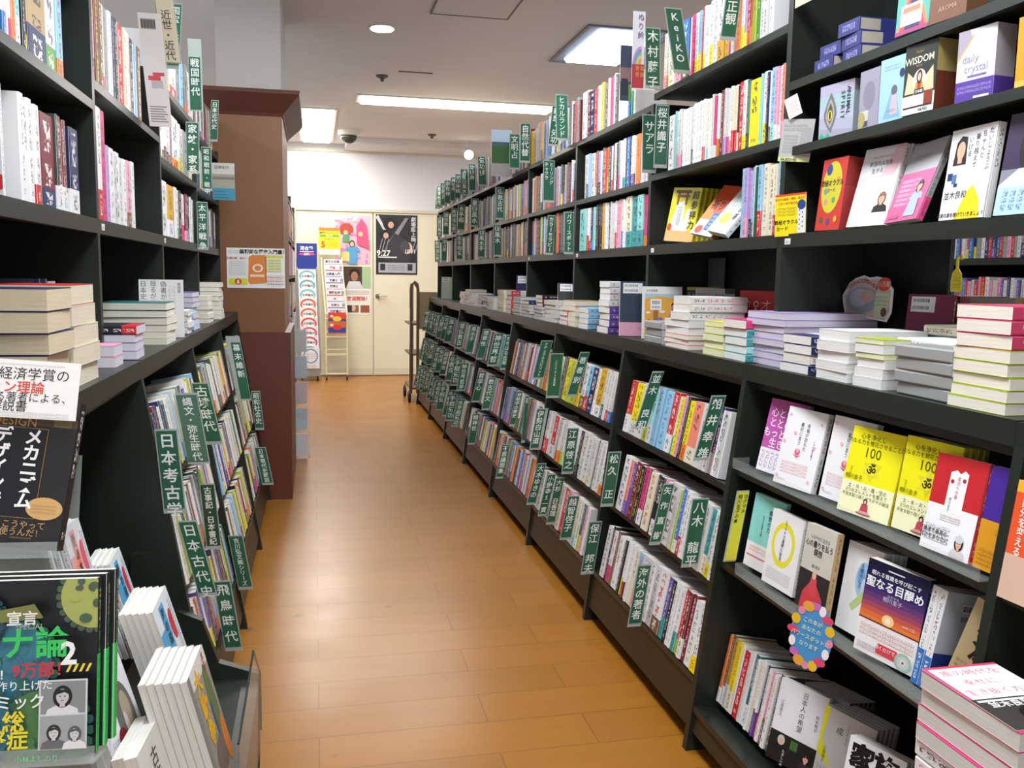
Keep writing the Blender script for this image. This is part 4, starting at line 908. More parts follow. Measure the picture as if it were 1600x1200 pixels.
def m_daily(A):
    A.r(0, 1, 0, 1, 'e9e6ee'); A.p([(0, .62), (.35, .9), (.3, 1), (0, 1)], 'a9a0b0'); A.p([(0, .62), (.38, .92), (.44, .92), (0, .56)], 'c9a878'); A.r(0, 1, 0, .29, '5a3f9c'); A.bg = '5a3f9c'; A.tx(.05, .95, .12, .24, 2, 'b8a8dc'); A.h('daily', .36, .6, .24, '9a95a8'); A.h('crystal', .52, .46, .24, '9a95a8'); A.tx(.3, .8, .33, .37, 1, 'b0a8c0'); A.r(.5, .9, .03, .06, 'f0eef4')
def m_gold(A): A.r(0, 1, 0, 1, 'd89a24'); A.e(.55, .45, .4, .3, '5c2f90'); A.e(.5, .5, .2, .2, '8a4ab0'); A.r(0, 1, 0, .1, 'e8b850')
boxd((1.258, 2.105, 1.706), -83, 0, 0, .125, .13, .07, 'a4a4ac', m_animal, 'silvery box with an embossed golden eye beside the hanging price cards', side=('8a8a92', .8, 'a4aab2'))
boxd((1.256, 1.932, 1.706), -90, 0, 0, .075, .13, .05, '9a96a6', m_grey, 'lilac grey card box between the eye box and the pale blue box')
boxd((1.254, 1.852, 1.706), -87, 0, 0, .082, .138, .05, 'a8cfe2', m_lb, 'pale blue card box left of the angel box')
boxd((1.252, 1.766, 1.708), -86, 1, 0, .095, .145, .062, '2c2e26', m_wis, 'black card box showing an angel with cream wings', side=('a8965a', .55, '6a3422'))
boxd((1.256, 1.605, 1.706), -82, 0, 0, .09, .137, .05, 'd8d5de', m_daily, 'white and violet card box titled daily crystal', side=('b0aebc', .29, '5a3f9c'))
boxd((1.258, 1.45, 1.706), -81, 0, 0, .1, .125, .05, 'd89a24', m_gold, 'golden card box with a purple centre at the right picture edge')
def m_teal(A):
    A.r(0, 1, 0, 1, '5cb4a8'); A.p([(0, 0), (.46, .85), (.54, .85), (1, 0)], 'e08a4a'); A.p([(.08, 0), (.46, .7), (.54, .7), (.92, 0)], 'c04a6a'); A.p([(.25, 0), (.46, .6), (.54, .6), (.75, 0)], '4a3a6a'); A.r(.32, .66, .52, .72, '2a2c56'); A.h('日本', .49, .63, .14, 'f2f0f4', .01); A.r(.14, .78, .12, .42, 'f0efee'); A.r(.2, .72, .3, .38, 'e08a6a'); A.bg = 'f0efee'; A.tx(.2, .72, .15, .27, 2, '7a7a7a'); A.r(0, 1, 0, .06, 'b04a7a')
def m_brown(A): A.r(0, 1, 0, 1, '7d523c'); A.r(.02, .6, .35, .95, 'c8b49a'); A.p([(.3, .35), (.42, .7), (.55, .35)], 'b06a5a'); A.r(.5, .95, .3, .75, 'd8c860'); A.h('AROMA', .5, .17, .14, 'c8a890')
boxd((1.256, 1.812, 1.885), -86, 2, 0, .1, .145, .045, '5cb4a8', m_teal, 'teal and orange box with a pyramid on the top shelf')
boxd((1.256, 1.702, 1.882), -85, 2, 0, .1, .145, .05, '7d523c', m_brown, 'brown box with a yellow note beside the pyramid box')
def flatbox(x, y, z, dx, dy, dz, rot, col, label):
    c, s = math.cos(math.radians(rot)), math.sin(math.radians(rot)); a = MB(); a.obox((x, y, z), (dx*c, dx*s, 0), (-dy*s, dy*c, 0), (0, 0, dz), PRINT, col)
    o = a.build('card_box'); tag(o, label, 'card box', 'blue card boxes on the top shelf')
    a = MB(); nx = V((s, -c, 0))*.0004; P = V((x, y, z))+nx+V((dx*c, dx*s, 0))*.02; a.poly([P+V((0, 0, dz*.1)), P+V((dx*c, dx*s, 0))*.42+V((0, 0, dz*.1)), P+V((dx*c, dx*s, 0))*.42+V((0, 0, dz*.9)), P+V((0, 0, dz*.9))], PRINT, 'b7ac9c'); a.build('side_label', o)
    ny = V((-c, -s, 0))*.0004; P = V((x, y, z))+ny; a = MB(); a.poly([P+V((-dy*s, dy*c, 0))*.2+V((0, 0, dz*.3)), P+V((-dy*s, dy*c, 0))*.8+V((0, 0, dz*.3)), P+V((-dy*s, dy*c, 0))*.8+V((0, 0, dz*.75)), P+V((-dy*s, dy*c, 0))*.2+V((0, 0, dz*.75))], PRINT, '3e4290', (.55, .55, .8, .8), [(-.5, 0), (-.5, 6), (.5, 6), (.5, 0)]); a.build('front_print', o)
for (x, y, z, rot, lb) in ((1.265, 2.07, 1.878, 0, 'blue card box, bottom left of the heap on the top shelf'), (1.27, 1.96, 1.878, -4, 'blue card box, bottom right of the heap on the top shelf'), (1.275, 2.055, 1.911, 3, 'blue card box, middle left of the heap on the top shelf'), (1.27, 1.965, 1.911, -3, 'blue card box, second from the top of the right pile'), (1.27, 1.972, 1.944, 2, 'blue card box on top of the heap on the top shelf')):
    flatbox(x, y, z, .13, .085, .032, rot, '34387a', lb)
def m_red(A):
    A.r(0, 1, 0, 1, 'cf3a30'); A.e(.47, .6, .4, .36, 'd2c832', 30); A.e(.3, .85, .12, .08, '3a4a8a'); A.h('数秘オラクル', .48, .66, .15, '4a2a1a', .02); A.h('カード', .48, .56, .11, '8a3a5a', .01)
    for x, y, c in ((.3, .4, 'e08a9a'), (.62, .42, '5aa06a'), (.72, .7, 'e09a4a'), (.25, .55, '5aa0b0'), (.2, .15, '3a6a4a'), (.5, .12, '5a4a9a'), (.8, .15, 'e0b030')): A.e(x, y, .07, .045, c, 9)
boxd((1.258, 2.099, 1.478), -92, 5, -1, .115, .178, .055, 'cf3a30', m_red, 'red number oracle card box with a big yellow circle', side=('8a2a28', .6, '9a3430'))
def m_wp(A):
    A.r(0, 1, 0, 1, 'ebe8ea'); A.p([(.55, .6), (.8, 1), (1, 1), (1, .8), (.8, .5)], 'f0c4cc'); A.p([(0, .45), (.1, .62), (.9, .62), (1, .45)], 'f3d0d6'); A.bg = 'ebe8ea'; A.tx(.25, .8, .86, .9, 1); A.h('本当の人生を', .5, .79, .1, '55525a'); A.h('生きる', .45, .7, .1, '55525a'); A.r(0, 1, 0, .5, 'f4f2f2'); A.bg = 'f4f2f2'; A.tx(.08, .62, .22, .44, 4, 'c05a6a'); A.person(.76, .34, .14, '8a5a3c', '1c1a1c')
cover_book((1.260, 1.962, 1.476), -85, 14, 0, .134, .191, .016, 'w', m_wp, 'white and pink book with a person in a black jacket', group=FS, copies=3)
def m_gp(A):
    A.r(0, 1, 0, 1, 'b5b3b6'); A.r(0, 1, 0, .62, 'd8568c'); A.bg = 'b5b3b6'; A.tx(.2, .7, .8, .86, 1, '7a787c'); A.bg = 'd8568c'
    A.tx(.1, .65, .2, .55, 6, 'f6dce6'); A.person(.72, .42, .13, '2a1c18', 'a9b8d8'); A.p([(.55, .05), (.6, .28), (.82, .28), (.88, .05)], 'a9b8d8'); A.tx(.1, .4, .04, .1, 1, '6a2a6a')
cover_book((1.262, 1.818, 1.475), -97, 21, 2, .132, .188, .017, 'g', m_gp, 'grey and bright pink book with a standing person, tilted', band='P', group=FS)
def m_wg(A):
    A.r(0, 1, 0, 1, 'e6e5e6'); A.p([(.12, .6), (.15, .85), (.25, .92), (.38, .9), (.42, .6)], '2a2220'); A.e(.27, .76, .09, .1, SKIN); A.r(.22, .32, .62, .7, SKIN)
    for i, q in enumerate(('だいじょうぶ', 'ちゃんと', '乗り越えて', 'いける')): A.v(q, .9-.14*i, .92-.02*i, .105, '4a4a55')
    A.r(.05, .16, .44, .52, '2a3c6a'); A.r(.16, .26, .4, .5, '5a7ab0'); A.r(.22, .3, .36, .4, '2a3c6a'); A.r(0, 1, 0, .36, 'ebe9e4'); A.p([(.35, .0), (.55, .3), (.68, .36), (.85, .2), (.9, 0)], 'f0d81c'); A.h('並木良和', .3, .27, .13, '3a3a42'); A.h('未来の扉を開けていきましょう', .48, .05, .075, '2a2a30', .01)
cover_book((1.262, 1.634, 1.475), -92, 6, 0, .131, .182, .02, 'w', m_wg, 'white book with a dark haired person and a yellow shape', group=FS)
def m_ph(A): A.r(0, 1, 0, 1, '8a8896'); A.r(0, .6, .45, 1, '3a2a4a'); A.e(.55, .66, .3, .3, '2a1c1a'); A.e(.55, .66, .17, .2, 'b58468'); A.p([(0, .3), (.3, .45), (.8, .45), (1, .3), (1, .25), (0, .25)], 'dcd8da'); A.r(0, 1, 0, .28, 'b9d6ec'); A.bg = 'b9d6ec'; A.tx(.1, .9, .04, .25, 6, '4a6a9a', True)
cover_book((1.258, 1.478, 1.475), -86, 8, 0, .136, .19, .018, 'B', m_ph, 'book with a portrait photograph and a pale blue band, right edge', group=FS)
# leaning books on the third shelf of the second right bookcase
def m_to(A):
    A.r(0, 1, 0, 1, 'e2d82c'); A.p([(.05, .2), (.25, .72), (.5, .75), (.55, .2)], 'e8e6de'); A.p([(.5, .2), (.62, .6), (.8, .6), (.72, .2)], 'e8e6de'); A.r(0, 1, 0, .2, 'e8b878'); A.e(.1, .26, .08, .07, 'd8502a')
    for x in (.2, .5): A.r(x, x+.07, .68, .93, '8a4a2a')
    A.r(.12, .66, .9, .95, '6a3a2a'); A.r(.18, .62, .82, .86, '8a4a2a'); A.v('超参拝力', .84, .86, .24, '1e1c1a', .01, pitch=1.15); A.bg = 'e8e6de'; A.tx(.3, .45, .3, .65, 2, '4a4a4a', True)
TL_ = 'yellow and white book with a red shrine gate'
cover_book((1.258, 3.120, 1.476), -62, 10, -4, .13, .197, .02, 'y', m_to, TL_, group='books on the second right bookcase', copies=4, shift=.006)
def m_di(A): A.r(0, 1, 0, 1, 'd9562c'); A.r(0, 1, 0, .3, 'e4e2e0'); A.p([(0, .3), (0, .75), (.55, .3)], 'ea8c3c'); A.e(.25, .1, .16, .08, 'd8462a'); A.h('祈り', .4, .6, .3, '2a1a14', .01); A.r(.45, 1, .1, .45, '2f62b0'); A.bg = '2f62b0'; A.tx(.5, .95, .13, .42, 4, 'a8c0e8')
cover_book((1.256, 2.88, 1.478), -78, 34, -10, .137, .2, .016, 'o', m_di, 'orange book leaning far over with a blue block', group='books on the second right bookcase', copies=1)
def m_di2(A): A.r(0, 1, 0, 1, 'e6e4dc'); A.bg = 'e6e4dc'; A.tx(.2, .7, .1, .8, 3, '8a8a50', True); A.v('幸運', .8, .5, .2, '2a2a2a', .01); A.e(.4, .3, .25, .12, 'e8d060')
cover_book((1.255, 2.745, 1.478), -84, 38, -10, .136, .19, .02, 'w', m_di2, 'white book leaning far over beside the pale blue spines', group='books on the second right bookcase')
# hanging price cards
def pc1(A): A.r(0, 1, 0, 1, 'b9b6b4'); A.r(0, 1, 0, .1, 'dfe39a'); A.bg = 'b9b6b4'; A.tx(.05, .8, .72, .9, 2, '5a5858'); A.tx(.1, .55, .2, .65, 6, '6a6866'); A.r(.62, .95, .35, .8, 'a9a6a6'); A.h('¥4,800+税', .35, .05, .12, '5a5a30', .01)
card((1.232, 2.26, 1.672), -66, 0, -7, .10, .11, pc1, 'grey hanging price card with a pale yellow lower strip')
def pc2(A):
    A.r(0, 1, 0, 1, 'f0dc20'); A.r(0, 1, .95, 1, 'e0482a'); A.bg = 'f0dc20'; A.h('あなたの過去・現在・未来が', .48, .88, .075, 'c8402a', .02); A.h('こわいほど当たる', .42, .78, .08, 'c8402a', .02); A.tx(.06, .7, .48, .7, 3, '6a6020'); A.h('数秘オラクル', .38, .33, .13, '2a2814', .02); A.h('カード', .25, .18, .13, '2a2814', .02); A.r(.74, .98, .06, .72, 'eceaea'); A.e(.86, .72, .13, .12, '2a4a8a')
    for i in range(9): A.e(.8+.1*(i % 2), .15+.055*i, .02, .025, '3a5a9a', 6)
card((1.232, 2.255, 1.468), -66, 0, 2, .098, .112, pc2, 'yellow price card advertising number oracle cards')
def pc3(A): A.r(0, 1, 0, 1, 'f2f0ee'); A.r(0, .3, 0, 1, 'e0d8d0'); A.bg = 'f2f0ee'; A.tx(.3, .9, .2, .8, 3, 'd8603a')
card((1.238, 2.22, 1.775), -60, 0, 20, .04, .055, pc3, 'small folded white card above the grey price card')
def pc4(A): A.r(0, 1, 0, 1, 'd6cba8'); A.h('C15', .25, .45, .14, '4a4636', .01); A.h('女性向け', .65, .45, .12, '4a4636')
card((1.246, 2.235, 2.063), -88, 0, 0, .2, .05, pc4, 'cream shelf label on the top shelf edge of the nearest right bookcase', 'shelf label', 'shelf_label')
# round flower card in front of the night sky book
def rounded(A): pass
R_, U_, N_ = axes(-66, 8, -3); Bc = V((1.058, 1.70, .51)); a = MB(); nn = 26
for k in range(nn):
    pass
a.disc(Bc+U_*.06, R_*.053, U_*.075, 30, PRINT, '4a92c8', h=N_*.0012); pop_ = a.build('flower_card', origin=Bc); tag(pop_, 'oval blue flower card clipped to the middle display of the nearest bookcase', 'display card')
A = Art(Bc+N_*.0016, R_, U_, N_); A.asp = 1; A.clip = False
for k in range(16): A.e(.047*math.cos(k*.3927), .06+.067*math.sin(k*.3927), .009+.003*(k % 3), .009+.003*(k % 2), ('e08aa8', 'e8b82a', 'd84a6a', 'f0e6e8', 'c86ab0', 'e8a03a')[k % 6], 10)
for i, q in enumerate(('この本が', 'あなたの', 'パワースポットに', 'なります')): A.h(q, 0, .092-.018*i, .0125, 'f2f0b0')
A.done(pop_, 'flowers', 'lettering')
# clear trays holding the face-out books
def tray(y0, y1, z, x, hgt, label):
    t = thing('acrylic_tray', (x, (y0+y1)/2, z), label, 'clear tray', 'clear book trays on the nearest right bookcase')
    a = MB(); a.box(x, x+.002, y0, y1, z, z+hgt, CLEAR); a.build('front_lip', t)
    a = MB(); a.box(x, x+.05, y0, y1, z, z+.002, CLEAR); a.build('base', t)
    a = MB(); a.box(x, x+.05, y1-.002, y1, z+.002, z+hgt, CLEAR); a.build('end_wall', t)
tray(1.29, 2.235, .832, 1.128, .028, 'long clear acrylic tray under the upper face-out books')
tray(1.29, 2.125, .567, 1.094, .03, 'long clear acrylic tray under the middle face-out books')
# ------------------------------------------------------------------ piles of books lying on the counters
PAGE = dict(c='f0e8d2', w='eceae6', v='dedad2', g='cfcdc9', U='d2ccd8', y='eeeab8', l='e6e8c4', T='d8c4a4', P='f1e9dc', n='e6dfd0', a='e4ece8')
def pile(side, px, x0, spec, where, z0=1.1205, h=.2, d=.136, page=None, y=None, group='books piled on the counters', wob=1.5, seed=0, weight=1.0):
    r_ = random.Random(int(px*7)+seed); B = []
    for tk in spec.split():
        n = 1
        if '*' in tk: tk, q = tk.split('*'); n = int(q)
        c = tk[0]; tk = tk[1:]; band = None
        if tk[0] == '/': band = tk[1]; tk = tk[2:]
        B += [(c, band, float(tk[:-1]), tk[-1])]*n
    y0 = y if y is not None else y_at(px, x0, z0+.03)
    z = z0; N = len(B)
    for i, (c, band, t, o_) in enumerate(reversed(B)):
        a = math.radians(r_.uniform(-wob, wob)); X = V((side*math.cos(a), side*math.sin(a)*side, 0)); X = V((side*math.cos(a), math.sin(a), 0)); Y = V((-math.sin(a)*side, math.cos(a), 0))
        P = V((x0, y0, z))+V((r_.uniform(0, .006)*side, r_.uniform(-.003, .004), 0)); Z = V((0, 0, 1))
        if o_ == 'A': o, D, U = P, X, Y
        elif o_ == 'B': o, D, U = P+X*d, -X, Y
        elif o_ == 'N': o, D, U = P, Y, X
        else: o, D, U = P+Y*d, -Y, X
        k = N-1-i
        b_, c_ = cname(c, band); head = '%s and %s book' % (b_, c_) if c_ else '%s book' % b_
        pos = 'topmost' if k == 0 else 'lowest' if k == N-1 else '%s down' % NTH[k]
        sg = None
        if c == 'Q': sg = [(0, .01, c, None), (.01, .05, c, (.02, .02, .03, 1)), (.05, .055, c, None), (.055, h*.72, c, (.75, .08, .2, 1)), (h*.72, h, 'f0d0d8', None)]
        if c == 'g': sg = [(0, h, c, None)]
        if c == 'E': sg = [(0, .02, c, None), (.02, .07, c, (.9, .85, .85, 1)), (.07, .115, c, None), (.115, h, 'd8d040', (.3, .1, .1, 1))]
        one_book(o, Z, D, U, t-.0008, d, h, c, band, '%s, %s in the %s' % (head, pos, where), group, page or PAGE.get(c, 'ece6d8'), segs=sg, weight=weight)
        z += t
    return z
CF = 1.178
pile(1, 1572, CF, 'E.026N*3 l.024B*2 l.023B l.022B*2', 'pink and cream pile, right picture edge', page='f2ead9', h=.145)
pile(1, 1484, CF, 'g.026A*4', 'shrink-wrapped grey pile by the cream pile', d=.12, h=.17, page='d8d8da')
pile(1, 1440, 1.39, 'c.024A t.022A t.022A w.022B*3', 'pile with aqua spines behind the white ones', y=1.62, d=.13)
pile(1, 1490, 1.335, 'y.026B l.022B*2 c.022B*3', 'pale yellow pile behind the shrink-wrapped one', y=1.41)
pile(1, 1378, CF, 'l.012B w.02B l.012B w.02B w.022B*2', 'low white and pale yellow pile', h=.10, d=.068)
pile(1, 1384, 1.255, 'w.024A w.022A*3 w.02A', 'pile with black lettered white spines', y=1.548, d=.125, h=.19)
pile(1, 1322, CF, 'w.026B w.024B*2 w.022B*2', 'white hardback pile, nearest right counter', h=.13, d=.2)
pile(1, 1264, CF, 'w/n.024N*2 k/w.024N w/n.024N', 'small white pile with navy spine marks', h=.18, d=.13)
pile(1, 1222, 1.20, 'U.019F U.018F*7', 'wide lilac pile at the post', h=.28, d=.2, page='d3ccda')
pile(1, 1168, CF, 'P.026N w/t.024N*2 a.022N w/t.022N', 'aqua and pink pile beside the lilac', h=.19, d=.14, y=2.288)
pile(1, 1128, CF, 'y.016B l.022B l.022B*3', 'pale yellow pile beside the aqua spined one', d=.14, h=.13, page='eceac0')
pile(1, 1074, CF, 'Q.026N*3 w.024B*2 s.016B*2 p.016B', 'white pile with pink lettered spines', h=.2, d=.14)
pile(1, 1032, CF, 'g.026A*3', 'shrink-wrapped silvery pile by the navy book', d=.14, h=.16, page='c8c8ca')
pile(1, 950, CF, 'w.026N*4 U.026N*0 u.028N*4', 'tall pile with white and purple spines', h=.19, d=.136) if False else pile(1, 950, CF, 'w.026N*4 u.028N*4', 'tall pile with white and purple spines', h=.19, d=.136)
pile(1, 918, CF, 'B.024N*4', 'pale blue pile beside the purple', h=.19)
pile(1, 897, CF, 'M.024B c.024B*4', 'cream pile left of the pale blue one')
pile(1, 886, CF, 'w/r.022N*4', 'low white pile with a red band', h=.15)
pile(1, 866, CF, 'v.022B*5', 'off-white pile before the black book')
pile(1, 846, CF, 'k.02N R.02N*2 g.018B*4', 'dark pile with red spines in the fourth bookcase')
pile(1, 826, CF, 'n.02N g.018B*4', 'grey pile under a navy book')
pile(1, 812, CF, 'g.018B*6', 'grey pile at the fourth post')
FARP = 'books piled on the counters'
for px, sp in ((798, 'w/r.028N*5'), (786, 'c.028B*5'), (770, 'w.025B*3'), (760, 'g.022A*4'), (752, 'n.03N*3'), (742, 'w.024B*4'), (733, 'v.024B*5'), (724, 'w.024B*4')):
    pile(1, px, CF, sp, 'small far pile on the counter', weight=.6)
# standing books on the counters
def backcov(base, low, hi=True):
    def d(A):
        A.r(0, 1, 0, 1, base)
        if low: A.r(0, 1, 0, .25, low); A.bg = low; A.tx(.5, .8, .1, .16, 2, 'b06a7a')
        A.r(.08, .62, .78, .97, 'e6e6e8'); A.bar(.12, .9, .4, .045); A.bar(.12, .81, .4, .045)
    return d
FC = 'standing books on the counters'
cover_book((1.176, 3.345, 1.121), -14, 4, 0, .14, .215, .02, 'n', backcov('1f3246', 'd99ab0'), 'navy and pink book standing with bar codes next to the orange one', band='p', group=FC)
def kids(A):
    A.r(0, 1, 0, 1, 'e6e4e0'); A.r(.06, .98, .0, .8, 'e4a63a'); A.r(.06, .98, .76, .86, 'a8c6d0'); A.p([(.06, .76), (.4, .82), (.98, .76)], 'e4a63a'); A.bar(.1, .9, .3, .045); A.r(.2, .48, .55, .76, 'f0efec'); A.bar(.24, .66, .2, .07); A.bar(.24, .58, .2, .05, '6a6a6c')
    A.r(.28, .4, .25, .55, 'a9683a'); A.p([(.1, .32), (.16, .38), (.24, .32)], 'c04a2c'); A.e(.5, .52, .08, .025, 'eceae4'); A.e(.45, .38, .08, .03, '8a6ab8'); A.e(.15, .5, .06, .02, 'eceae4'); A.p([(.68, .42), (.74, .6), (.86, .6), (.92, .42)], 'b06ab0'); A.e(.8, .64, .07, .06, '2c2422'); A.e(.8, .62, .045, .04, SKIN); A.e(.7, .2, .2, .06, 'd8e0e0')
cover_book((1.214, 3.195, 1.121), -12, 5, 0, .15, .198, .012, 'w', kids, 'orange picture book with bar codes standing at the second post', group=FC)
def redb(A):
    A.r(0, 1, 0, 1, 'cf2c30'); A.r(0, 1, 0, .3, 'e6b8bc'); A.h('神', .2, .74, .3, 'f2dcd8', -.01); A.e(.5, .82, .08, .05, 'cf2c30'); A.h('♀', .5, .74, .24, 'f2dcd8'); A.h('才', .78, .74, .3, 'f2dcd8', -.01); A.bg = 'cf2c30'; A.tx(.1, .8, .45, .55, 2, 'f0d0cc'); A.bg = 'e6b8bc'; A.tx(.05, .95, .06, .26, 2, 'c83a4a')
cover_book((1.40, 2.80, 1.121), -62, 6, 0, .136, .192, .02, 'r', redb, 'red book with thin white brush marks standing against the back', group=FC)
def saik(A): A.r(0, 1, 0, 1, '2a2a2a'); A.bg = '2a2a2a'; A.r(0, .3, 0, 1, '3a3a3a'); A.h('最強', .6, .78, .3, 'e6e6e4', .02); A.h('神様', .55, .5, .3, 'e6e6e4', .02); A.tx(.05, .3, .1, .9, 2, 'c8c8c8', True); A.tx(.3, .9, .1, .35, 3, 'd8d8d8'); A.r(0, 1, .94, 1, 'b8a840')
cover_book((1.38, 3.20, 1.121), -50, 8, 0, .136, .198, .015, 'k', saik, 'black and white lettered book standing behind the pink lettered pile', group=FC)
def grw(A): A.r(0, 1, 0, 1, 'b9b6b8'); A.bg = 'b9b6b8'; A.h('神様とおしゃべり', .4, .88, .09, 'c85a6a'); A.h('神様のヒミツ', .45, .7, .15, 'b03848', .03); A.v('願いは', .85, .92, .09, '5a585c'); A.tx(.5, .8, .3, .9, 2, '7a787c', True); A.r(.75, 1, .9, 1, '3a4a3c'); A.r(.86, .89, .2, .65, 'd85a6a')
cover_book((1.36, 3.06, 1.121), -33, 10, 0, .142, .196, .014, 'g', grw, 'grey book with red lettering standing behind the pink lettered pile', group=FC)
cover_book((1.229, 4.46, 1.121), -12, 9, 0, .137, .197, .02, 'k', backcov('1e1c1c', None), 'black book with white bar code sticker standing behind the cream pile', group=FC)
cover_book((1.25, 5.56, 1.121), -30, 4, 0, .13, .235, .03, 'n', backcov('28244e', None), 'tall navy book with bar codes standing on the counter', group=FC)
cover_book((1.30, 8.40, 1.121), -25, 3, 0, .131, .21, .02, 'k', backcov('2a2c2c', None), 'dark book with bar codes standing on the far counter', group=FC)
cover_book((1.19, 8.55, 1.121), -25, 3, 0, .131, .21, .02, 'a', backcov('b4cabc', None), 'pale green book with bar codes standing on the far counter', group=FC)
cover_book((1.455, 1.99, 1.121), -80, 4, 0, .136, .2, .014, 'R', backcov('7a2a48', None), 'wine red book with a bar code standing at the back opening', group=FC)
for i, (c, lb) in enumerate((('v', 'first off-white spine in the back opening'), ('v', 'second off-white spine in the back opening'), ('R', 'dark red spine in the back opening'))):
    one_book((1.545, 1.96-.0215*i, 1.121), (0, -1, 0), (1, 0, 0), (0, 0, 1), .017, .13, .198, c, None, lb, FC)
def gcov(A): A.r(0, 1, 0, 1, '8f8d8a')
cover_book((1.545, 1.875, 1.121), -88, 2, 0, .136, .197, .02, 'g', gcov, 'plain grey book standing in the back opening', group=FC)
for i in range(2): one_book((1.545, 1.728-.028*i, 1.121), (0, -1, 0), (1, 0, 0), (0, 0, 1), .024, .13, .2, 'T' if 0 else 'M', None, ('left', 'right')[i]+' one of two tan spines in the back opening', FC)
a = MB(); a.box(1.5305, 1.9, 1.29, 2.24, 1.075, 1.1195, SHELF); a.build('counter_shelf', CASES[(1, 0)])
# bookend plate, fan-shaped card, yellow tag, shelf number plates
BE = plain('bookend_metal', '6d706e', 0.45, 0.3)
t = thing('bookend', (1.47, 3.24, 1.121), 'grey metal bookend standing at the back of the second counter', 'bookend')
a = MB(); a.box(1.49, 1.493, 3.09, 3.23, 1.1245, 1.43, BE); a.build('upright', t)
a = MB(); a.box(1.43, 1.493, 3.09, 3.23, 1.121, 1.1235, BE); a.build('foot', t)
Rf, Uf, Nf = axes(-88, 4, 0); Bf = V((1.44, 2.245, 1.262)); P = [(.02, .0), (.2, -.015), (.215, .01), (.212, .07), (.19, .088), (.165, .1), (.14, .103), (.11, .1), (.085, .106), (.05, .098), (.025, .085), (.012, .066), (.0, .05), (.006, .03)]
a = MB(); F = [Bf+Rf*x+Uf*y for x, y in P]; a.poly(F, PRINT, 'e8e2e0'); a.poly([q-Nf*.0015 for q in F][::-1], PRINT, 'e8e2e0')
for i in range(len(F)): j = (i+1) % len(F); a.poly((F[i], F[i]-Nf*.0015, F[j]-Nf*.0015, F[j]), PRINT, 'e8e2e0')
fan = a.build('fan_card', origin=Bf); tag(fan, 'white edged fan-shaped card with a close-up picture on the back panel', 'display card')
A = Art(Bf+Nf*.0004, Rf, Uf, Nf); A.asp = 1; A.clip = False; A.p([(.012+x*.9, .003+y*.9) for x, y in P], 'c8b4a8'); A.e(.09, .04, .07, .035, '9aa0ac'); A.e(.075, .045, .04, .025, 'b8bcc4'); A.e(.11, .05, .03, .018, 'c8a898'); A.e(.175, .083, .027, .018, 'd8503c'); A.h('11万部', .175, .083, .016, 'f2d8d0', .01); A.r(.145, .2, -.005, .06, 'c8d0a8'); A.bg = 'c8d0a8'; A.tx(.148, .195, .025, .055, 3, '5a8a4a')
for i, q in enumerate('できないことがなくなる'): A.h(q, .02+.0125*i, .072+.02*math.sin(i*.31), .014, 'b04a40', .02)
A.e(.185, .01, .012, .012, '6a4a3a'); A.done(fan, 'picture', 'lettering')
t = thing('hanging_tag', (1.5, 1.862, 1.33), 'yellow bottle-shaped tag hanging by a hook in the back opening', 'tag')
a = MB(); a.prism([(1.845, 1.33), (1.88, 1.33), (1.882, 1.355), (1.878, 1.375), (1.868, 1.385), (1.858, 1.385), (1.847, 1.372), (1.843, 1.35)], 'x', 1.498, 1.5, PRINT, 'ecd83a'); a.build('tag', t)
a = MB(); a.tube([(1.499, 1.863, 1.383), (1.499, 1.864, 1.405), (1.499, 1.86, 1.413), (1.499, 1.852, 1.413), (1.499, 1.849, 1.407)], .0035, PRINT, 'ecd83a', n=8); a.build('hook', t)
a = MB(); A = Art(V((1.4975, 1.88, 1.335)), (0, -.035, 0), (0, 0, .04), (-1, 0, 0)); A.bg = 'ecd83a'; A.tx(.15, .85, .5, .8, 2, 'e08a2a'); A.tx(.15, .85, .1, .4, 2, '8a8030'); A.done(t, 'print')
def plate(x, y, z, nx, label):
    a = MB(); x += nx*.0006; a.box(min(x, x+nx*.0015), max(x, x+nx*.0015), y-.014, y+.014, z-.008, z+.008, PRINT, 'e6e5e0'); o = a.build('shelf_number_plate'); tag(o, label, 'number plate', 'small white plates on the shelf edges')
    a = MB(); A = Art(V((x+nx*.0017, y-.01*nx, z-.005)), (0, .02*nx, 0), (0, 0, .01), (nx, 0, 0)); A.bg = 'e6e5e0'; A.tx(0, 1, 0, 1, 1, '4a4a4a'); A.done(o, 'print')
for k, yy in enumerate((2.215, 3.205, 4.20, 5.20)): plate(1.25, yy, 1.455, -1, 'small white number plate on the third shelf edge of the %s right bookcase' % ORD[k])
for k, yy in enumerate((2.47, 3.44)): plate(-.525, yy, 1.457, 1, 'small white number plate on the third shelf edge of the %s left bookcase' % ORD[k+1])
# pink-edged pile with a white pile under it, on a low stand at the right picture edge
t = thing('display_stand', (1.03, 1.1, 0), 'black stand under the pink edged pile at the lower right corner', 'stand')
a = MB(); a.box(.935, 1.02, .96, 1.235, .0, .34, SHELF); a.build('body', t)
a = MB(); a.box(.925, 1.125, .95, 1.24, .34, .355, SHELF); a.build('top', t)
zt = pile(1, 0, .972, 'P.03B*4 w.03A*8', 'tall pile at the lower right corner', z0=.3555, y=1.015, h=.21, d=.142, page='dedcd2', wob=1.0)
A = Art(V((.972, 1.225, zt+.0006)), (.142, 0, 0), (0, .21, 0), (0, 0, 1))
A = Art(V((.974, 1.018, zt+.0004)), (.138, 0, 0), (0, .205, 0), (0, 0, 1))
topc = MB(); topc.obox((.974, 1.018, zt), (.138, 0, 0), (0, .205, 0), (0, 0, .0008), PRINT, 'f2eef0'); tc = topc.build('paper_sheet'); tag(tc, 'white and black printed cover sheet with pink brush writing on the corner pile', 'paper sheet')
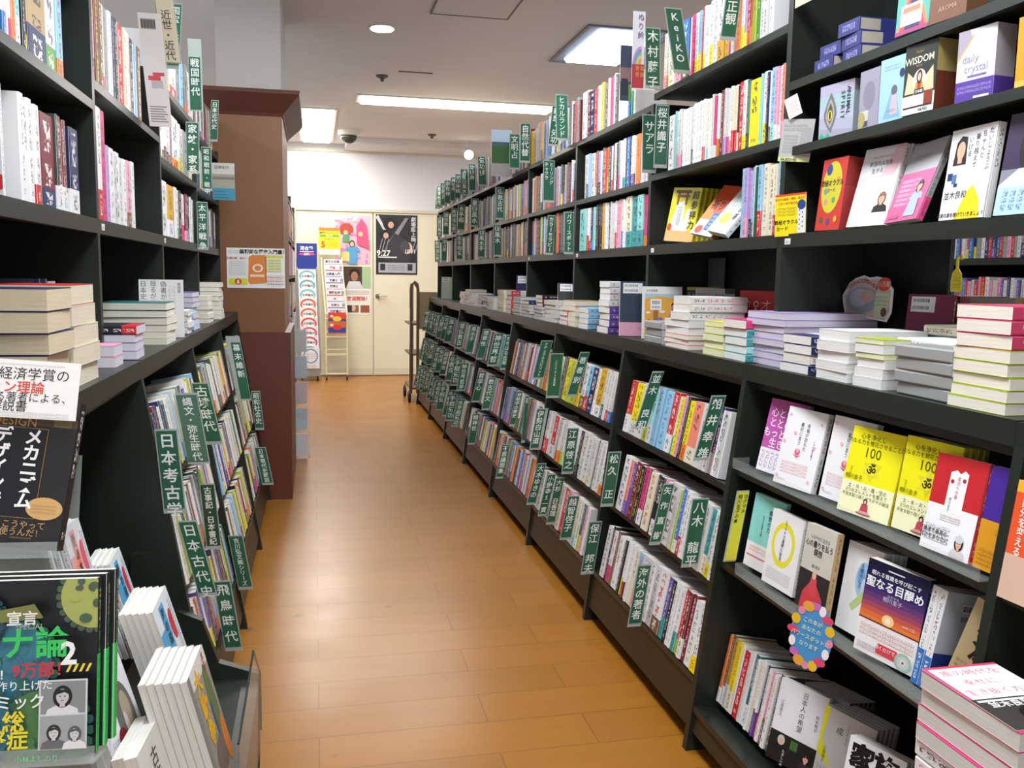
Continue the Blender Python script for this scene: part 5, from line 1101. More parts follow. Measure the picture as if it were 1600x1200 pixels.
A = Art(V((.974, 1.018, zt+.001)), (.138, 0, 0), (0, .205, 0), (0, 0, 1))
A.r(0, 1, 0, 1, 'f3eef0'); A.r(0, .035, 0, 1, 'd83a78'); A.r(0.035, 1, .965, 1, 'd8405a'); A.r(.0, 1, .0, .45, '3a3836'); A.h('風の時代を', .5, .87, .16, 'd87a96', -.01); A.h('幸せに', .45, .71, .15, 'd87a96', -.01); A.h('生き抜く方法', .52, .55, .15, 'd87a96', -.01); A.tx(.05, .95, .4, .44, 1, 'd8d6d2'); A.h('並木良和', .4, .35, .14, 'ecebe8', .02); A.e(.62, .18, .3, .14, '1c1a1a'); A.e(.72, .2, .18, .09, 'e0a088'); A.p([(.55, 0), (.7, .12), (1, .14), (1, 0)], 'a8b4dc')
A.done(tc, 'print', 'lettering')
# orange book at the right picture edge
def orb(A): A.r(0, 1, 0, 1, 'e8582c'); A.r(0, 1, 0, .38, 'd8b49c'); A.r(0, 1, .9, 1, 'f0b030'); A.bg = 'e8582c'; A.v('自分を変える', .16, .82, .12, 'f6e6e0', .02); A.tx(.3, .9, .45, .85, 4, 'f2d0c0', True)
cover_book((1.115, 1.232, .83), -86, 8, 0, .136, .2, .02, 'o', orb, 'orange and tan book at the right picture edge', group=FG)
# neighbouring bookcase seen through the opening
t = thing('bookcase', (3.3, 3.8, 0), 'dark bookcase of the next aisle glimpsed through the opening', 'bookcase')
a = MB(); a.box(3.5, 3.52, 2.9, 4.9, 0, 2.0, BACK); a.build('back_panel', t)
for z in (.9, 1.18, 1.472, 1.72, 1.98): a = MB(); a.box(3.2, 3.5, 2.9, 4.9, z-.03, z, SHELF); a.build('shelf', t)
for y_ in (2.9, 4.1, 4.9): a = MB(); a.box(3.19, 3.5, y_-.012, y_+.012, 0, 2.0, SHELF); a.build('side_panel', t)
# ------------------------------------------------------------------ left counter and the display in front of it
CL = -.448
pile(-1, 80, CL, 'n.04B n.038B*2 n.04B*2', 'thick pile under a blue cover, left edge', h=.16, d=.19, page='e2cfae')
pile(-1, 118, CL-.004, 'r.04B c.04B*4', 'thick cream pile under a red cover', h=.2, d=.2, page='e8dcc2')
pile(-1, 203, CL, 'k/r.024N U.02B U.022B U.022B', 'small pile under a black and red book', h=.12, d=.14, page='dcd8e0', y=2.446)
pile(-1, 181, CL-.01, 'p.026B p.026B', 'low pale pile before the small black topped one', h=.1, d=.13, page='dcd8e0')
pile(-1, 262, CL, 'T.024B k.022B c.022B*2 c.02B*2', 'cream pile in front of the standing white book', h=.19, d=.2, page='eeead8')
pile(-1, 250, CL-.03, 'c.03B c.028B w.028B w.026B', 'tall white pile beside the standing white book', h=.19, d=.15, y=3.0, page='f0ead8')
pile(-1, 287, CL, 'w.022N*4', 'white pile with dark marked spines', h=.15, d=.13, y=3.425)
pile(-1, 303, CL-.01, 'u.02B U.02B*2 B.022N*4', 'lilac pile with blue flower spines', h=.18, d=.16, page='d8d6e0')
pile(-1, 327, CL-.01, 'c.02B*6', 'cream pile nearest the end of the left counter', h=.18, d=.15, page='eeead8')
pile(-1, 345, CL+.004, 'c.022B k.022B c.022B*3 c.022B*3', 'tall cream pile at the end of the left counter', h=.17, d=.16, page='eeead8')
FL = 'standing books on the left counter'
def mount(A):
    A.r(0, 1, 0, 1, '3a4470'); A.r(0, 1, .0, .5, '3c46a0'); A.p([(0, .0), (0, .22), (.25, .36), (.4, .3), (.6, .4), (.8, .26), (1, .2), (1, 0)], '7a7a8c'); A.p([(.2, .3), (.25, .36), (.4, .3), (.6, .4), (.7, .3), (.5, .28), (.35, .24)], 'd0d2de'); A.p([(0, 0), (.3, .14), (.55, .1), (1, .16), (1, 0)], '5a5c70')
cover_book((-.735, 2.115, 1.121), 12, 4, 0, .136, .205, .02, 'n', mount, 'dark blue book with a snowy mountain standing at the left edge', group=FL, copies=2, shift=.012)
for i in range(3):
    one_book((-.60-.0*i, 2.235+.019*i, 1.121), (.35, .937, 0), (-.937, .35, 0), (0, 0, 1), .018, .13, .2, 'v', 'L', '%s of three white books with a green spine label' % ('nearest', 'middle', 'farthest')[i], FL)
def gisho(A):
    A.r(0, 1, 0, 1, 'e6e5e4'); A.bg = 'e6e5e4'; A.v('偽書が', .55, .92, .15, '2c2c30', -.005); A.v('揺るがせた', .32, .93, .15, '2c2c30', -.005); A.v('日本史', .1, .92, .15, '2c2c30', -.005); A.v('原田実', .9, .92, .085, '3a3a40'); A.tx(.66, .84, .3, .9, 2, 'b0aeb2', True)
cover_book((-.579, 3.219, 1.121), 8, 3, 0, .142, .197, .018, 'w', gisho, 'white book with three columns of black title standing on the left counter', group=FL)
for i, (dx, le, c, lb) in enumerate(((0, 24, 'g', 'grey book leaning against the post on the left counter'), (.045, 22, 'w', 'white book leaning beside the grey one'), (.11, -6, 'M', 'brown pictured book standing right of the leaning ones'))):
    a_ = math.radians(le); U = V((math.sin(a_)*.5, math.sin(a_)*.85, math.cos(a_))).normalized(); T = V((.5, .86, 0)); T = (T-U*T.dot(U)).normalized(); D = U.cross(T)*1
    one_book(V((-.70+dx*.6, 2.475+dx, 1.129)), T, V((-.86, .5, 0)), U, .02, .13, .196, c, 'r' if i == 0 else None, lb, FL)
# handwritten card and the black hardback in front of the pile
def popd(A):
    A.r(0, 1, 0, 1, 'f4f2ec'); A.bg = 'f4f2ec'; A.tx(.1, .9, .9, .95, 1, '9a9a96'); A.h('ノーベル経済学賞の', .52, .76, .093, '2c2c2c', 0); A.h('オークション理論', .42, .53, .09, 'd84a3c', .012); A.h('第一人者である著者による、', .5, .36, .072, '2c2c2c'); A.h('世の中への解説書', .36, .2, .08, '2c2c2c', .004); A.tx(.1, .95, .02, .12, 2, '8a8a86')
card((-.536, 1.365, 1.150), -4, 12, -4, .205, .082, popd, 'white handwritten card with black and red brush writing above the black book', 'handwritten card', 'handwritten_card')
def meka(A):
    A.r(0, 1, 0, 1, '232022'); A.r(0, 1, .9, 1, '3c3236'); A.r(0, 1, .82, .88, '4a3a22'); A.r(.1, .3, .82, .88, '8a6a2a'); A.r(.78, .95, .82, .88, '6a5a34'); A.bg = '232022'; A.h('MECHANISM', .42, .92, .12, 'a07848'); A.h('DESIGN', .42, .84, .12, 'b08850')
    A.r(.0, .74, .2, .8, '16161c'); A.r(.0, .745, .197, .2, 'a08048'); A.r(.74, .745, .2, .8, 'a08048'); A.r(0, .745, .797, .8, 'a08048')
    A.v('メカニズム', .62, .74, .165, 'f3f2f0', .03, .93); A.v('デザインで', .34, .74, .165, 'f3f2f0', .03, .93); A.v('勝つ', .06, .74, .165, 'f3f2f0', .03)
    A.e(.82, .27, .17, .075, 'd0a468', 30); A.bg = 'd0a468'; A.tx(.7, .93, .235, .3, 3, '8a6a3a'); A.h('だって、こうやって', .5, .155, .08, 'c8a068'); A.h('ビジネスで使うんだ！', .45, .105, .08, 'c8a068'); A.bg = '232022'; A.tx(.55, .75, .06, .08, 1, 'a08048')
MK = (-.501, 1.338, .950)
cover_book(MK, -6, 14.8, -6, .147, .21, .024, 'k', meka, 'black hardback with big white katakana title on the left', hard=True, group='books displayed at the lower left')
EAS = make_clear('acrylic_easel', 'c9d2cc', 0.2)
def easel(B, phi, al, w, label, drop=.06, mat=None):
    R, U, N = axes(phi, al, 0); B = V(B); m = mat or EAS; t = thing('book_easel', B-N*.03-V((0, 0, drop)), label, 'book easel', 'clear book easels at the lower left')
    a = MB(); a.obox(B-R*.005-N*.028-V((0, 0, .003)), R*(w+.01), N*.05, V((0, 0, .0025)), m); a.build('ledge', t)
    a = MB(); a.obox(B-R*.005-N*.032-V((0, 0, drop)), R*(w+.01), N*.003, U*(drop+.14), m); a.build('back_plate', t)
    a = MB(); a.obox(B-R*.005+N*.0225-V((0, 0, .003)), R*(w+.01), N*.002, U*.022, m); a.build('front_lip', t)
easel(MK, -6, 14.8, .147, 'clear easel holding the black hardback', drop=.09)
# comic stack in front
def coro(A):
    A.r(0, 1, 0, 1, '15171a')
    r_ = random.Random(4)
    def virus(x, y, s, c1, c2):
        for k in range(26):
            t_ = k*.2417; A.e(x+s*1.05*math.cos(t_), y+s*.74*math.sin(t_), s*.12, s*.08, c2, 8)
        A.e(x, y, s, s*.705, c1, 30)
        for k in range(18): q = r_.uniform(0, 6.28); d = s*r_.uniform(.1, .8); A.e(x+d*math.cos(q), y+.7*d*math.sin(q), s*r_.uniform(.08, .2), s*r_.uniform(.05, .13), r_.choice((c1, c2)), 9)
    virus(.97, .9, .26, 'a9ae5c', '4c5f4a'); virus(.3, .53, .36, '3f7f92', '2f6a58'); virus(.1, .78, .2, '2f5560', '24444a'); virus(.62, .15, .34, '4f7a44', '2c5a52'); virus(.1, .2, .3, '2f6878', '2a584a')
    A.p([(.2, .84), (.55, .88), (.62, .8), (.3, .78)], '7a7a3e'); A.h('宣言', .46, .8, .12, 'ece9e0', .02); A.h('SPECIAL', .52, .755, .06, 'a8a890')
    A.h('コロナ論', .297, .66, .262, '38c85c', .02); A.h('2', .82, .60, .25, 'f2f2f0', .03)
    for k in range(4): A.p([(.8+.05*k, .49), (.82+.05*k, .49), (.85+.05*k, .535), (.83+.05*k, .535)], 'f0d83a')
    A.h('重版！', .25, .49, .09, 'f0f0ee', .02); A.h('9万部！', .62, .51, .13, 'cc3038', .02); A.h('メディアが作り上げた', .28, .425, .085, 'f0f0ee', .005); A.h('インフォデミック', .15, .335, .125, 'f2f2f0', .01); A.h('1億総', .28, .225, .175, 'e8d832', .02); A.h('神経症', .28, .125, .165, 'e8d832', .02); A.h('が始まった', .12, .045, .08, 'f0f0ee', .02)
    A.r(.6, .97, .06, .45, 'd0d2d0'); A.r(.615, .955, .26, .44, '8a8c8c'); A.person(.78, .36, .1, '1c1c1e', 'dcdcdc', 'c4c4c2'); A.r(.615, .955, .07, .25, 'a2a4a4'); A.person(.72, .16, .075, '2c2c2e', '6a6a6a', 'd0d0ce'); A.person(.88, .15, .07, '5a5a5c', 'e0e0e0', 'd0d0ce'); A.h('小林よしのり', .6, .02, .055, '8ad89a')
SG = [(0, .115, 'z', None), (.115, .125, '38c85c', None), (.0, .0, 'k', None)]
CS = [(0, .118, '35c05a', (.02, .05, .03, .9)), (.118, .125, '35c05a', None), (.125, .165, '1a1c1c', (.05, .6, .15, .9)), (.165, .21, '20241e', (.7, .7, .35, .9)), (.21, .223, '1a1c1c', None)]
cover_book((-.439, 1.185, .726), -4, 10.6, 0, .157, .223, .016, 'k', coro, 'black comic book with green title and virus pictures, lower left corner', group='books displayed at the lower left', copies=2, segs=CS, shift=.006)
easel((-.439, 1.185, .726), -4, 10.6, .157, 'clear easel holding the virus comic', drop=.09)
# display books whose covers face the aisle
def dart(base, c2, oval, title, tcol):
    def d(A):
        A.r(0, 1, 0, 1, base); A.r(.0, .55, .0, .75, c2); A.r(.28, .55, .35, .95, c2); A.e(.72, .68, .14, .15, oval); A.bg = base; A.tx(.8, .95, .2, .9, 2, '5a5a6a', True); A.v(title, .4, .86, .17, tcol, .02); A.tx(.1, .4, .1, .3, 3, '8a3a4a'); A.e(.2, .3, .1, .08, oval)
    return d
GD = 'books displayed at the lower left'
cover_book((-.40, 1.70, .640), 95, 14, -6, .157, .223, .012, 'w', dart('e0dcdf', 'e98a7e', 'd8586a', '愛の本', '6a2a2a'), 'white and coral magazine facing the aisle behind the black hardback', group=GD, copies=2, spine='L')
cover_book((-.382, 2.02, .485), 95, 16, -3, .157, .223, .012, 'w', dart('dde2e6', '4ea2cc', 'c8323e', '海の国', '1a3a4a'), 'white and blue magazine with a red oval, farther of two alike', group=GD, copies=3, spine='L')
cover_book((-.262, 1.828, .450), 90, 16, 0, .159, .225, .012, 'w', dart('dde2e6', '4ea2cc', 'c8323e', '海の国', '1a3a4a'), 'white and blue magazine with a red oval, nearer of two alike', group=GD, copies=4, spine='R')
def catm(A): A.r(0, 1, 0, 1, 'dcd9dc'); A.bg = 'dcd9dc'; A.v('禅の書', .28, .9, .2, '2a2a2e', .01); A.tx(.1, .4, .2, .4, 3, '6a6a70'); A.e(.66, .45, .25, .3, '6a665e'); A.e(.7, .5, .12, .16, 'a89a80'); A.e(.62, .4, .05, .1, 'c8c4bc'); A.e(.42, .3, .13, .12, '7a1c20'); A.h('重版', .42, .3, .11, 'e0a050', .02); A.p([(0, 0), (.4, 0), (.35, .12), (0, .18)], '6a8a3a'); A.p([(.5, 0), (.9, 0), (.8, .2)], 'a04a30')
cover_book((-.322, 1.52, .45), 84, 18, -4, .157, .22, .014, 'w', catm, 'white magazine with a furry animal and a dark red oval', group=GD, copies=1, spine='R')
def yelm(A): A.r(0, 1, 0, 1, '9a948c'); A.r(0, 1, .86, 1, 'dedad0'); A.r(0, .12, 0, 1, '8a857e'); A.v('大戦争', .38, .86, .3, 'f0b41e', .04); A.e(.75, .5, .16, .4, '6a7a4a'); A.r(.6, .66, .2, .6, '35508a'); A.e(.55, .2, .3, .14, '7a6a60'); A.e(.85, .22, .12, .2, 'd8803a'); A.v('太古', .82, .95, .12, 'b02a2a', .02)
cover_book((-.172, 1.60, .385), 88, 14, 0, .165, .24, .013, 'v', yelm, 'grey magazine with big yellow characters low on the left', group=GD, copies=5, spine='R')
def whm(A): A.r(0, 1, 0, 1, 'd8d4c8'); A.bg = 'd8d4c8'; A.v('古寺', .5, .8, .25, '3a2a24', .01); A.tx(.2, .8, .1, .4, 4, '6a5a4a', True)
cover_book((-.25, 1.475, .35), 86, 13, -1, .149, .2, .02, 'w', whm, 'white magazine cut by the bottom picture edge on the left', group=GD, copies=1, spine='R')
# clear guard of that display
t = thing('acrylic_guard', (-.16, 1.75, .3), 'clear acrylic guard plate in front of the lower left magazines', 'guard plate')
GT = make_clear('guard_acrylic', '5a6058', 0.28)
a = MB(); a.prism([(1.48, .28), (2.06, .28), (2.06, .42), (1.86, .56), (1.48, .56)], 'x', -.135, -.131, GT); a.build('plate', t)
a = MB(); a.tube([(-.133, 1.48, .56), (-.133, 1.86, .56), (-.133, 2.06, .42), (-.133, 2.06, .28)], .0022, plain('acrylic_edge', '22302c', 0.2), n=6); a.build('edge', t)
# extra low end panel between the magazine display and the next bookcase
t = thing('display_plinth', (-.36, 1.9, 0), 'black wedge shaped magazine plinth before the nearest left bookcase', 'plinth')
a = MB(); a.prism([(-.5, 0), (-.16, 0), (-.155, .27), (-.26, .31), (-.30, .43), (-.36, .46), (-.42, .62), (-.47, .62)], 'y', 2.385, 2.412, SHELF); a.build('end_panel', t)
a = MB(); a.prism([(-.48, 0), (-.165, 0), (-.158, .255), (-.20, .262), (-.315, .262), (-.315, .37), (-.40, .36), (-.42, .45), (-.48, .45)], 'y', 1.468, 2.385, SHELF); a.build('body', t)

def kazu(A): A.r(0, 1, 0, 1, 'e3e2e3'); A.bg = 'e3e2e3'; A.h('算数', .62, .94, .13, '3a3a3e'); A.h('ーの', .6, .83, .3, '26262a', .01); A.h('講座', .62, .68, .26, '26262a', .01); A.r(.5, .98, .3, .62, 'cdb48c'); A.r(.55, .95, .42, .48, '2a2622'); A.h('効く？', .75, .45, .1, 'e6e2d8', .01); A.h('んか？', .8, .24, .1, 'd8505a'); A.e(.85, .13, .2, .09, 'd8383f'); A.h('100', .84, .13, .17, 'f2e6e4', .02)
cover_book((-.682, 1.795, 1.4775), 0, 0, 0, .136, .2, .016, 'w', kazu, 'white book with large kana and a red spot facing the camera, left edge', group='books on the nearest left bookcase')
def darkm(A): A.r(0, 1, 0, 1, '3c4248'); A.p([(0, .5), (.4, .75), (1, .5), (1, .3), (0, .3)], '22262a'); A.h('WOMAN', .5, .42, .26, 'f0f0f0', .04); A.r(.4, .9, .08, .25, '3fb0d0')
cover_book((-.655, 1.655, 1.4775), 12, 30, 0, .13, .12, .01, 'G', darkm, 'dark magazine with white capitals leaning at the left edge', group='books on the nearest left bookcase')
# ------------------------------------------------------------------ posters, leaflet racks and trolley at the far end
def poster(x0, x1, z0, z1, y, draw, label, name='poster', cat='poster'):
    a = MB(); a.box(x0, x1, y-.001, y, z0, z1, PRINT, 'ecebe8'); o = a.build(name); tag(o, label, cat)
    A = Art((x0, y-.0014, z0), (x1-x0, 0, 0), (0, 0, z1-z0), (0, -1, 0)); draw(A)
    A.k = 1; A.done(o, 'print', 'lettering'); return o
_P = Art.P
def P2(s, x, y, k=None): return s.o+s.R*x+s.U*y+s.n*(.0004*(k or s.k))
Art.P = P2
yp = YB-.0325
def p1(A):
    A.r(0, 1, 0, 1, 'e7b9cf')
    r_ = random.Random(3)
    for i in range(40): A.e(r_.random()*.94+.03, r_.random()*.94+.03, r_.uniform(.02, .07), r_.uniform(.015, .05), r_.choice(('c98ac0', 'f0c9a0', '9ab4dc', 'f2dfe6', 'e58aa8', 'b48cd0')), 9)
    A.e(.32, .72, .2, .12, 'b04a3a'); A.p([(.2, .45), (.24, .66), (.36, .68), (.42, .45)], '5a9a6a'); A.e(.3, .65, .06, .045, SKIN)
    A.p([(.62, .4), (.6, .78), (.75, .95), (.9, .8), (.98, .3), (.8, .36)], 'd8587e'); A.e(.72, .62, .07, .05, SKIN)
    A.p([(.25, .3), (.4, .36), (.62, .36), (.72, .28), (.68, .24), (.62, .27), (.62, 0), (.34, 0), (.34, .27)], '5a9ccc'); A.e(.48, .42, .08, .07, '3a2a22'); A.e(.48, .41, .055, .05, SKIN); A.h('夢と魔法', .3, .93, .17, 'f4eef2', .03); A.r(.15, .4, .05, .25, 'd8d080')
poster(.27, .72, 1.475, 2.1, yp, p1, 'pink pictured poster on the left door leaf')
def p2(A):
    A.r(0, 1, 0, 1, '232126'); A.p([(0, .95), (.3, .6), (.34, .62), (.05, 1)], 'c9c6cc'); A.p([(.3, .55), (.7, .95), (.78, .95), (.4, .5)], '8a868e'); A.p([(.1, .3), (.45, .7), (.9, .5), (.8, .2), (.3, .22)], '353239'); A.e(.33, .84, .16, .1, '141316'); A.e(.36, .83, .07, .055, 'c8a090'); A.e(.22, .66, .13, .09, '141316'); A.e(.24, .65, .065, .05, 'c8a090'); A.e(.75, .45, .13, .1, 'd8c0b0'); A.e(.7, .47, .12, .1, '4a4448')
    for x in (.05, .12, .2, .85, .92): A.p([(x, .35), (x+.02, .35), (x+.12, .6), (x+.1, .6)], '98949c')
    A.v('劇場版上映', .9, .93, .12, 'e8e6ea', .01); A.h('9.27', .18, .36, .19, 'f0eef0', .02); A.h('10.31', .82, .4, .12, 'e0dee2', .02); A.tx(.05, .5, .28, .31, 1, 'b0aeb4'); A.r(.06, .96, .03, .2, 'a9acb4'); A.r(.1, .22, .07, .18, '2a2c34'); A.r(.76, .88, .07, .18, '2a2c34'); A.bg = 'a9acb4'; A.tx(.28, .7, .07, .17, 3, '5a5c64')
poster(.795, 1.34, 1.345, 2.125, yp, p2, 'dark poster with fighting figures and white dates on the right door leaf')
def p3(A):
    A.r(0, 1, 0, 1, 'ecebe4'); A.r(0, 1, .55, 1, '4c3a30'); A.r(.68, 1, .55, 1, 'a9c49a'); A.e(.4, .86, .2, .1, '241a16'); A.e(.4, .8, .13, .1, 'a87a62'); A.p([(.08, .55), (.2, .7), (.6, .7), (.72, .55)], 'd0d4da'); A.bg = 'ecebe4'; A.tx(.05, .95, .42, .52, 3, '2a2a2a'); A.h('放送開始！', .55, .34, .17, 'd84a4a', .02); A.r(.08, .55, .05, .2, '8a6a54'); A.r(.62, .95, .05, .2, '9a5a3a'); A.e(.35, .14, .09, .06, SKIN); A.r(.1, .3, .05, .2, '3a3230')
poster(.375, .725, .81, 1.44, yp, p3, 'poster with a photographed face and green leaves below the pink poster')
# orange notice on the column
def p4(A):
    A.r(0, 1, 0, 1, 'e9e8e4'); A.bg = 'e9e8e4'; A.h('画期的な歴史入門書！', .63, .91, .082, '26262a', .03); A.tx(.03, .28, .86, .95, 2, '5a5a60'); A.h('驚愕の声、続々！', .18, .74, .045, 'c8384a', .02); A.tx(.04, .32, .32, .68, 8, '8a8690'); A.r(.03, .35, .08, .24, 'd8d838'); A.e(.19, .16, .06, .08, 'd03a2a'); A.h('6', .19, .16, .1, 'f0e8e4', .04); A.p([(.36, .16), (.38, .78), (.44, .83), (.66, .83), (.66, .13), (.4, .1)], 'e0853c'); A.p([(.66, .13), (.66, .83), (.68, .81), (.68, .15)], 'b0622a'); A.e(.53, .5, .09, .1, 'f2ece4'); A.e(.53, .5, .06, .07, 'e0853c'); A.r(.4, .64, .28, .34, 'f0d8c0'); A.r(.69, .94, .42, .78, 'dfe2a4'); A.bg = 'dfe2a4'; A.tx(.72, .92, .46, .74, 4, '6a7a3a'); A.bg = 'e9e8e4'; A.tx(.69, .97, .1, .36, 3, 'd8644a'); A.r(.66, .97, .79, .83, 'd8d838')
poster(-.492, -.167, 1.257, 1.487, 5.4095, p4, 'white and orange book notice fixed on the front of the column', 'notice', 'notice')
# leaflet rack with coloured arcs
GALV = plain('galvanised', 'a3a4a2', 0.35, 0.7)
RUB = plain('castor_rubber', '1c1c1c', 0.6)
BLUEH = plain('header_blue', '26388e', 0.4)
t = thing('leaflet_rack', (-.06, 11.55, 0), 'narrow white leaflet rack with coloured arcs and a blue header', 'leaflet rack')
a = MB()
for x in (-.215, .03): a.tube([(x, 11.66, 1.42), (x+.035, 11.42, .1)], .012, GALV)
a.build('side_rails', t)
a = MB(); a.box(-.215, .035, 11.655, 11.675, 1.4, 1.72, BLUEH); hd = a.build('header', t)
A = Art((-.215, 11.654, 1.4), (.25, 0, 0), (0, 0, .32), (0, -1, 0)); A.h('河合塾', .5, .8, .22, 'eef0f6', .03); A.tx(.15, .85, .66, .7, 1, 'd8dcec'); A.e(.5, .58, .4, .06, 'd84a86'); A.h('無料', .5, .58, .14, 'f6e6ee', .02); A.done(hd, 'badge', 'lettering')
for i in range(9):
    z = 1.28-.118*i; y = 11.63-.024*i; c = ('7ab4bc', '6aa9b8', '7ac0c8', 'd8604a', 'd86a4a', 'd8584a', 'd8587a', 'd04a78', '8a9a7a')[i]
    a = MB(); a.box(-.20+.0035*i, .02+.0035*i, y-.02, y, z-.11, z+.11, PRINT, 'e9e9e8'); o = a.build('leaflet', t)
    A = Art((-.20+.0035*i, y-.0204, z-.11), (.22, 0, 0), (0, 0, .22), (0, -1, 0)); A.e(.5, .62, .44, .34, c, 30); A.e(.5, .6, .34, .26, 'e9e9e8', 30); A.h('大学案内', .5, .62, .16, '3a3a44', .01); A.r(0, 1, 0, .3, 'e9e9e8'); A.done(o, 'print', 'lettering')
a = MB(); a.box(-.165, .055, 11.38, 11.40, .16, .42, PRINT, 'e6e6e8'); o = a.build('booklet', t)
A = Art((-.165, 11.3796, .16), (.22, 0, 0), (0, 0, .26), (0, -1, 0)); A.e(.5, .6, .42, .36, '7a9cc8', 30); A.e(.5, .6, .34, .29, 'e6e6e8', 30); A.tx(.2, .8, .45, .75, 3, '4a4a5a'); A.tx(.15, .8, .05, .2, 2, '8a6a5a'); A.done(o, 'print')
a = MB(); a.box(-.19, .06, 11.38, 11.66, .06, .13, GALV); a.build('base', t)
for x in (-.16, .03):
    a = MB(); a.tube([(x-.012, 11.42, .03), (x+.012, 11.42, .03)], .03, RUB, n=14); a.tube([(x, 11.42, .04), (x, 11.42, .07)], .012, GALV); a.build('castor', t)
# cream wire rack
CRM = plain('cream_wire', 'e2dcae', 0.4)
t = thing('leaflet_rack', (.24, 11.58, 0), 'cream wire leaflet rack with a yellow sign and half empty tiers', 'leaflet rack')
a = MB()
for x0, x1 in ((.09, .135), (.345, .4)): a.tube([(x0, 11.72, 1.55), (x0+.005, 11.7, 1.4), (x1, 11.48, .85), (x1, 11.46, .07)], .011, CRM); 
a.tube([(.135, 11.46, .08), (.4, 11.46, .08)], .01, CRM); a.build('frame', t)
for i, z in enumerate((.33, .55, .78)):
    a = MB(); a.tube([(.13, 11.47, z), (.40, 11.47, z)], .007, CRM); a.tube([(.13, 11.47, z), (.12, 11.62, z-.03), (.39, 11.62, z-.03), (.40, 11.47, z)], .006, CRM); a.tube([(.13, 11.47, z+.06), (.40, 11.47, z+.06)], .006, CRM); a.build('tier', t)
a = MB(); a.box(.062, .325, 11.70, 11.704, 1.585, 1.925, PRINT, 'e8d824'); o = a.build('sign_board', t)
A = Art((.062, 11.6996, 1.585), (.263, 0, 0), (0, 0, .34), (0, -1, 0)); A.r(0, 1, .88, 1, 'e0803a'); A.h('専門パンフレット', .5, .8, .115, '7a4a1a', .02); A.r(.05, .95, .66, .73, '5aa868'); A.h('資格別資料', .5, .695, .07, 'f0f2e6', .01); A.h('お申込は', .5, .57, .1, '6a5a1a'); A.h('5', .2, .38, .4, 'd83a4a', .03); A.bg = 'e8d824'; A.tx(.38, .9, .3, .5, 3, 'd86a3a'); A.r(0, 1, 0, .2, 'e6e5df'); A.bg = 'e6e5df'; A.tx(.1, .7, .04, .17, 2, '6a6a6a'); A.done(o, 'print', 'lettering')
NM = ('資格の王国', '簿記', '公務員入門', '宅建士', '税理士', '情報処理', 'FP', '社労士', '行政書士', '公認会計士')
for i, q in enumerate(NM):
    z = 1.47-.078*i; y = 11.695-.022*i; x = .12+.0045*i
    a = MB(); a.box(x, x+.235, y-.012, y, z-.09, z+.055, PRINT, ('e6e4e8', 'ece9e8')[i % 2]); o = a.build('leaflet', t)
    A = Art((x, y-.0124, z-.09), (.235, 0, 0), (0, 0, .145), (0, -1, 0)); A.h(q, .45, .8, .15, '2c2c34', .02); A.r(.05, .95, .52, .62, ('d8a0b8', 'd85a5a', 'a0a8c8', '8a6ab0')[i % 4]); A.r(.8, .96, .66, .95, ('e0e0e4', '9aa4b8')[i % 2]); A.done(o, 'print', 'lettering')
for i, c in enumerate(('d8423a', 'c8683a')):
    a = MB(); a.box(.165, .385, 11.455-.006*i, 11.465-.006*i, .70-.11*i, .86-.11*i, PRINT, c); o = a.build('leaflet', t)
    A = Art((.165, 11.4546-.006*i, .70-.11*i), (.22, 0, 0), (0, 0, .16), (0, -1, 0)); A.r(0, 1, .1, .5, '2f4a9a'); A.e(.5, .5, .25, .2, ('e8c83a', 'd83a3a')[i]); A.e(.2, .7, .1, .1, 'e8e0d0'); A.done(o, 'print')
for x in (.14, .395):
    a = MB(); a.tube([(x-.01, 11.46, .028), (x+.01, 11.46, .028)], .028, RUB, n=14); a.tube([(x, 11.46, .03), (x, 11.46, .08)], .01, GALV); a.build('castor', t)
# book trolley beside the last bookcase
BRZ = plain('trolley_metal', '6a5a44', 0.4, 0.3)
t = thing('book_trolley', (1.1, 9.6, 0), 'brown metal book trolley parked at the far end of the right bookcases', 'trolley')
for y in (9.35, ):
    a = MB(); a.tube([(.985, y, .1), (.985, y, 1.20), (.992, y, 1.25), (1.02, y, 1.275), (1.05, y, 1.25), (1.057, y, 1.20), (1.057, y, .1)], .016, BRZ, n=12); a.build('end_frame', t)
a = MB(); a.box(1.045, 1.32, 9.35, 9.37, .78, 1.17, plain('trolley_panel', '8a7a5c', 0.5)); a.build('end_panel', t)
for z in (.14, .5, .82): a = MB(); a.box(.98, 1.40, 9.36, 9.95, z, z+.02, BRZ); a.build('shelf', t)
for y in (9.93,): a = MB(); a.tube([(1.06, y, .1), (1.06, y, 1.2), (1.075, y, 1.26), (1.12, y, 1.2), (1.13, y, .1)], .014, BRZ, n=10); a.build('end_frame', t)
a = MB(); a.box(.968, .972, 9.33, 9.345, .62, 1.0, plain('trolley_tag', 'e2ded6', 0.6)); a.build('paper_tag', t)
for y in (9.4, 9.9):
    for x in (.975, 1.38):
        a = MB(); a.tube([(x-.014, y, .055), (x+.014, y, .055)], .055, RUB, n=18); a.tube([(x, y, .06), (x, y, .13)], .012, GALV); a.build('castor', t)
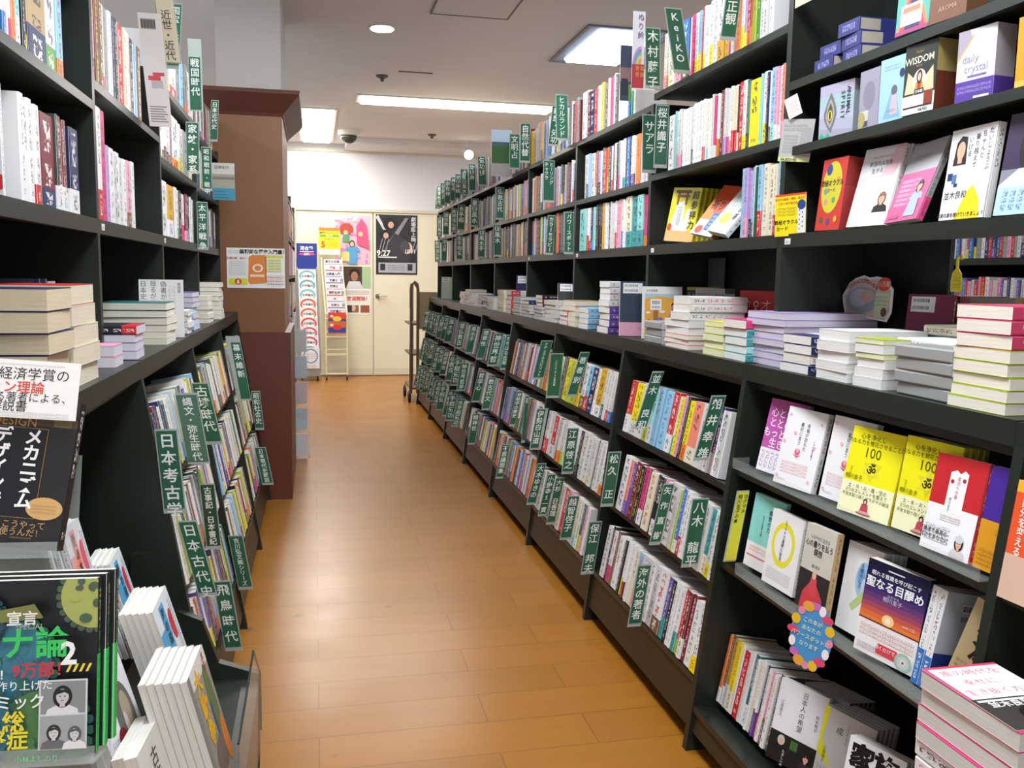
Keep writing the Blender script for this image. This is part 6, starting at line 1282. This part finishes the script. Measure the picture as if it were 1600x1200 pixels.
# bookcase and leaflet holder behind the column on the left
t = thing('bookcase', (-.4, 8.0, 0), 'bookcase standing behind the wooden column on the left', 'bookcase')
for y_ in (6.6, 8.0, 9.4): a = MB(); a.box(-.60, -.19, y_-.012, y_+.012, 0, 2.0, SHELF); a.build('side_panel', t)
for z in (.1, .4, .72, 1.02, 1.32, 1.62, 1.92): a = MB(); a.box(-.60, -.19, 6.612, 9.388, z-.02, z, SHELF); a.build('shelf', t)
a = MB(); a.box(-.61, -.60, 6.6, 9.4, 0, 2.0, BACK); a.build('back_panel', t)
for z in (.405, .725, 1.025, 1.325, 1.625): fill(-1, -.185, z, 6.63, 7.98, 'wvrbyUpPzn', hm=.23); fill(-1, -.185, z, 8.02, 9.37, 'wvgbym', hm=.22)
for z in (1.183, 1.475, 1.723): fill(1, 3.215, z, 2.93, 4.05, 'wwvrbnpug', hm=.19); fill(1, 3.215, z, 4.12, 4.85, 'nnkGbwv', hm=.19)
t = thing('leaflet_holder', (-.12, 6.62, .1), 'clear acrylic leaflet holder at the base behind the column', 'leaflet holder')
a = MB(); a.box(-.185, -.05, 6.58, 6.586, .3, .98, CLEAR); a.box(-.052, -.046, 6.58, 6.8, .0, .98, CLEAR); a.build('shell', t)
for i, c in enumerate(('d8dce0', 'c0d4d8', 'e0c8c8', 'ccd4dc', 'dcdcd8')): a = MB(); a.box(-.18, -.06, 6.60, 6.61, .02+.19*i, .18+.19*i, PRINT, c); a.build('leaflet', t)
Art.P = _P
MIX = 'wwwvvvcgggkkrmnbtyosxUGRM'; GREY = 'vvgggGGkcwMxxmnt'
for k in range(3, 8):
    ya, yb = Y0+(k-1)*BAYW+.02, Y0+k*BAYW-.02
    for z, h in ((1.477, .2), (1.722, .2), (2.002, .21)): fill(1, 1.268, z, ya, yb, GREY if k > 4 else MIX, hm=h)
    for z, X in ((.772, 1.145), (.492, 1.097), (.217, 1.057)): fill(1, X, z, ya, yb, MIX if k < 5 else GREY, lean=LEAN)
shelve_all(far)
o = far.build('shelved_books', fix=False); tag(o, 'rows of small colourful books filling the bookcases down the aisle', 'books', None, 'stuff')
import os
if os.environ.get('CHK'):
    for q in scene.objects:
        l = q.get('label')
        if l and not 4 <= len(l.split()) <= 16: print('LABEL', len(l.split()), q.name, l)
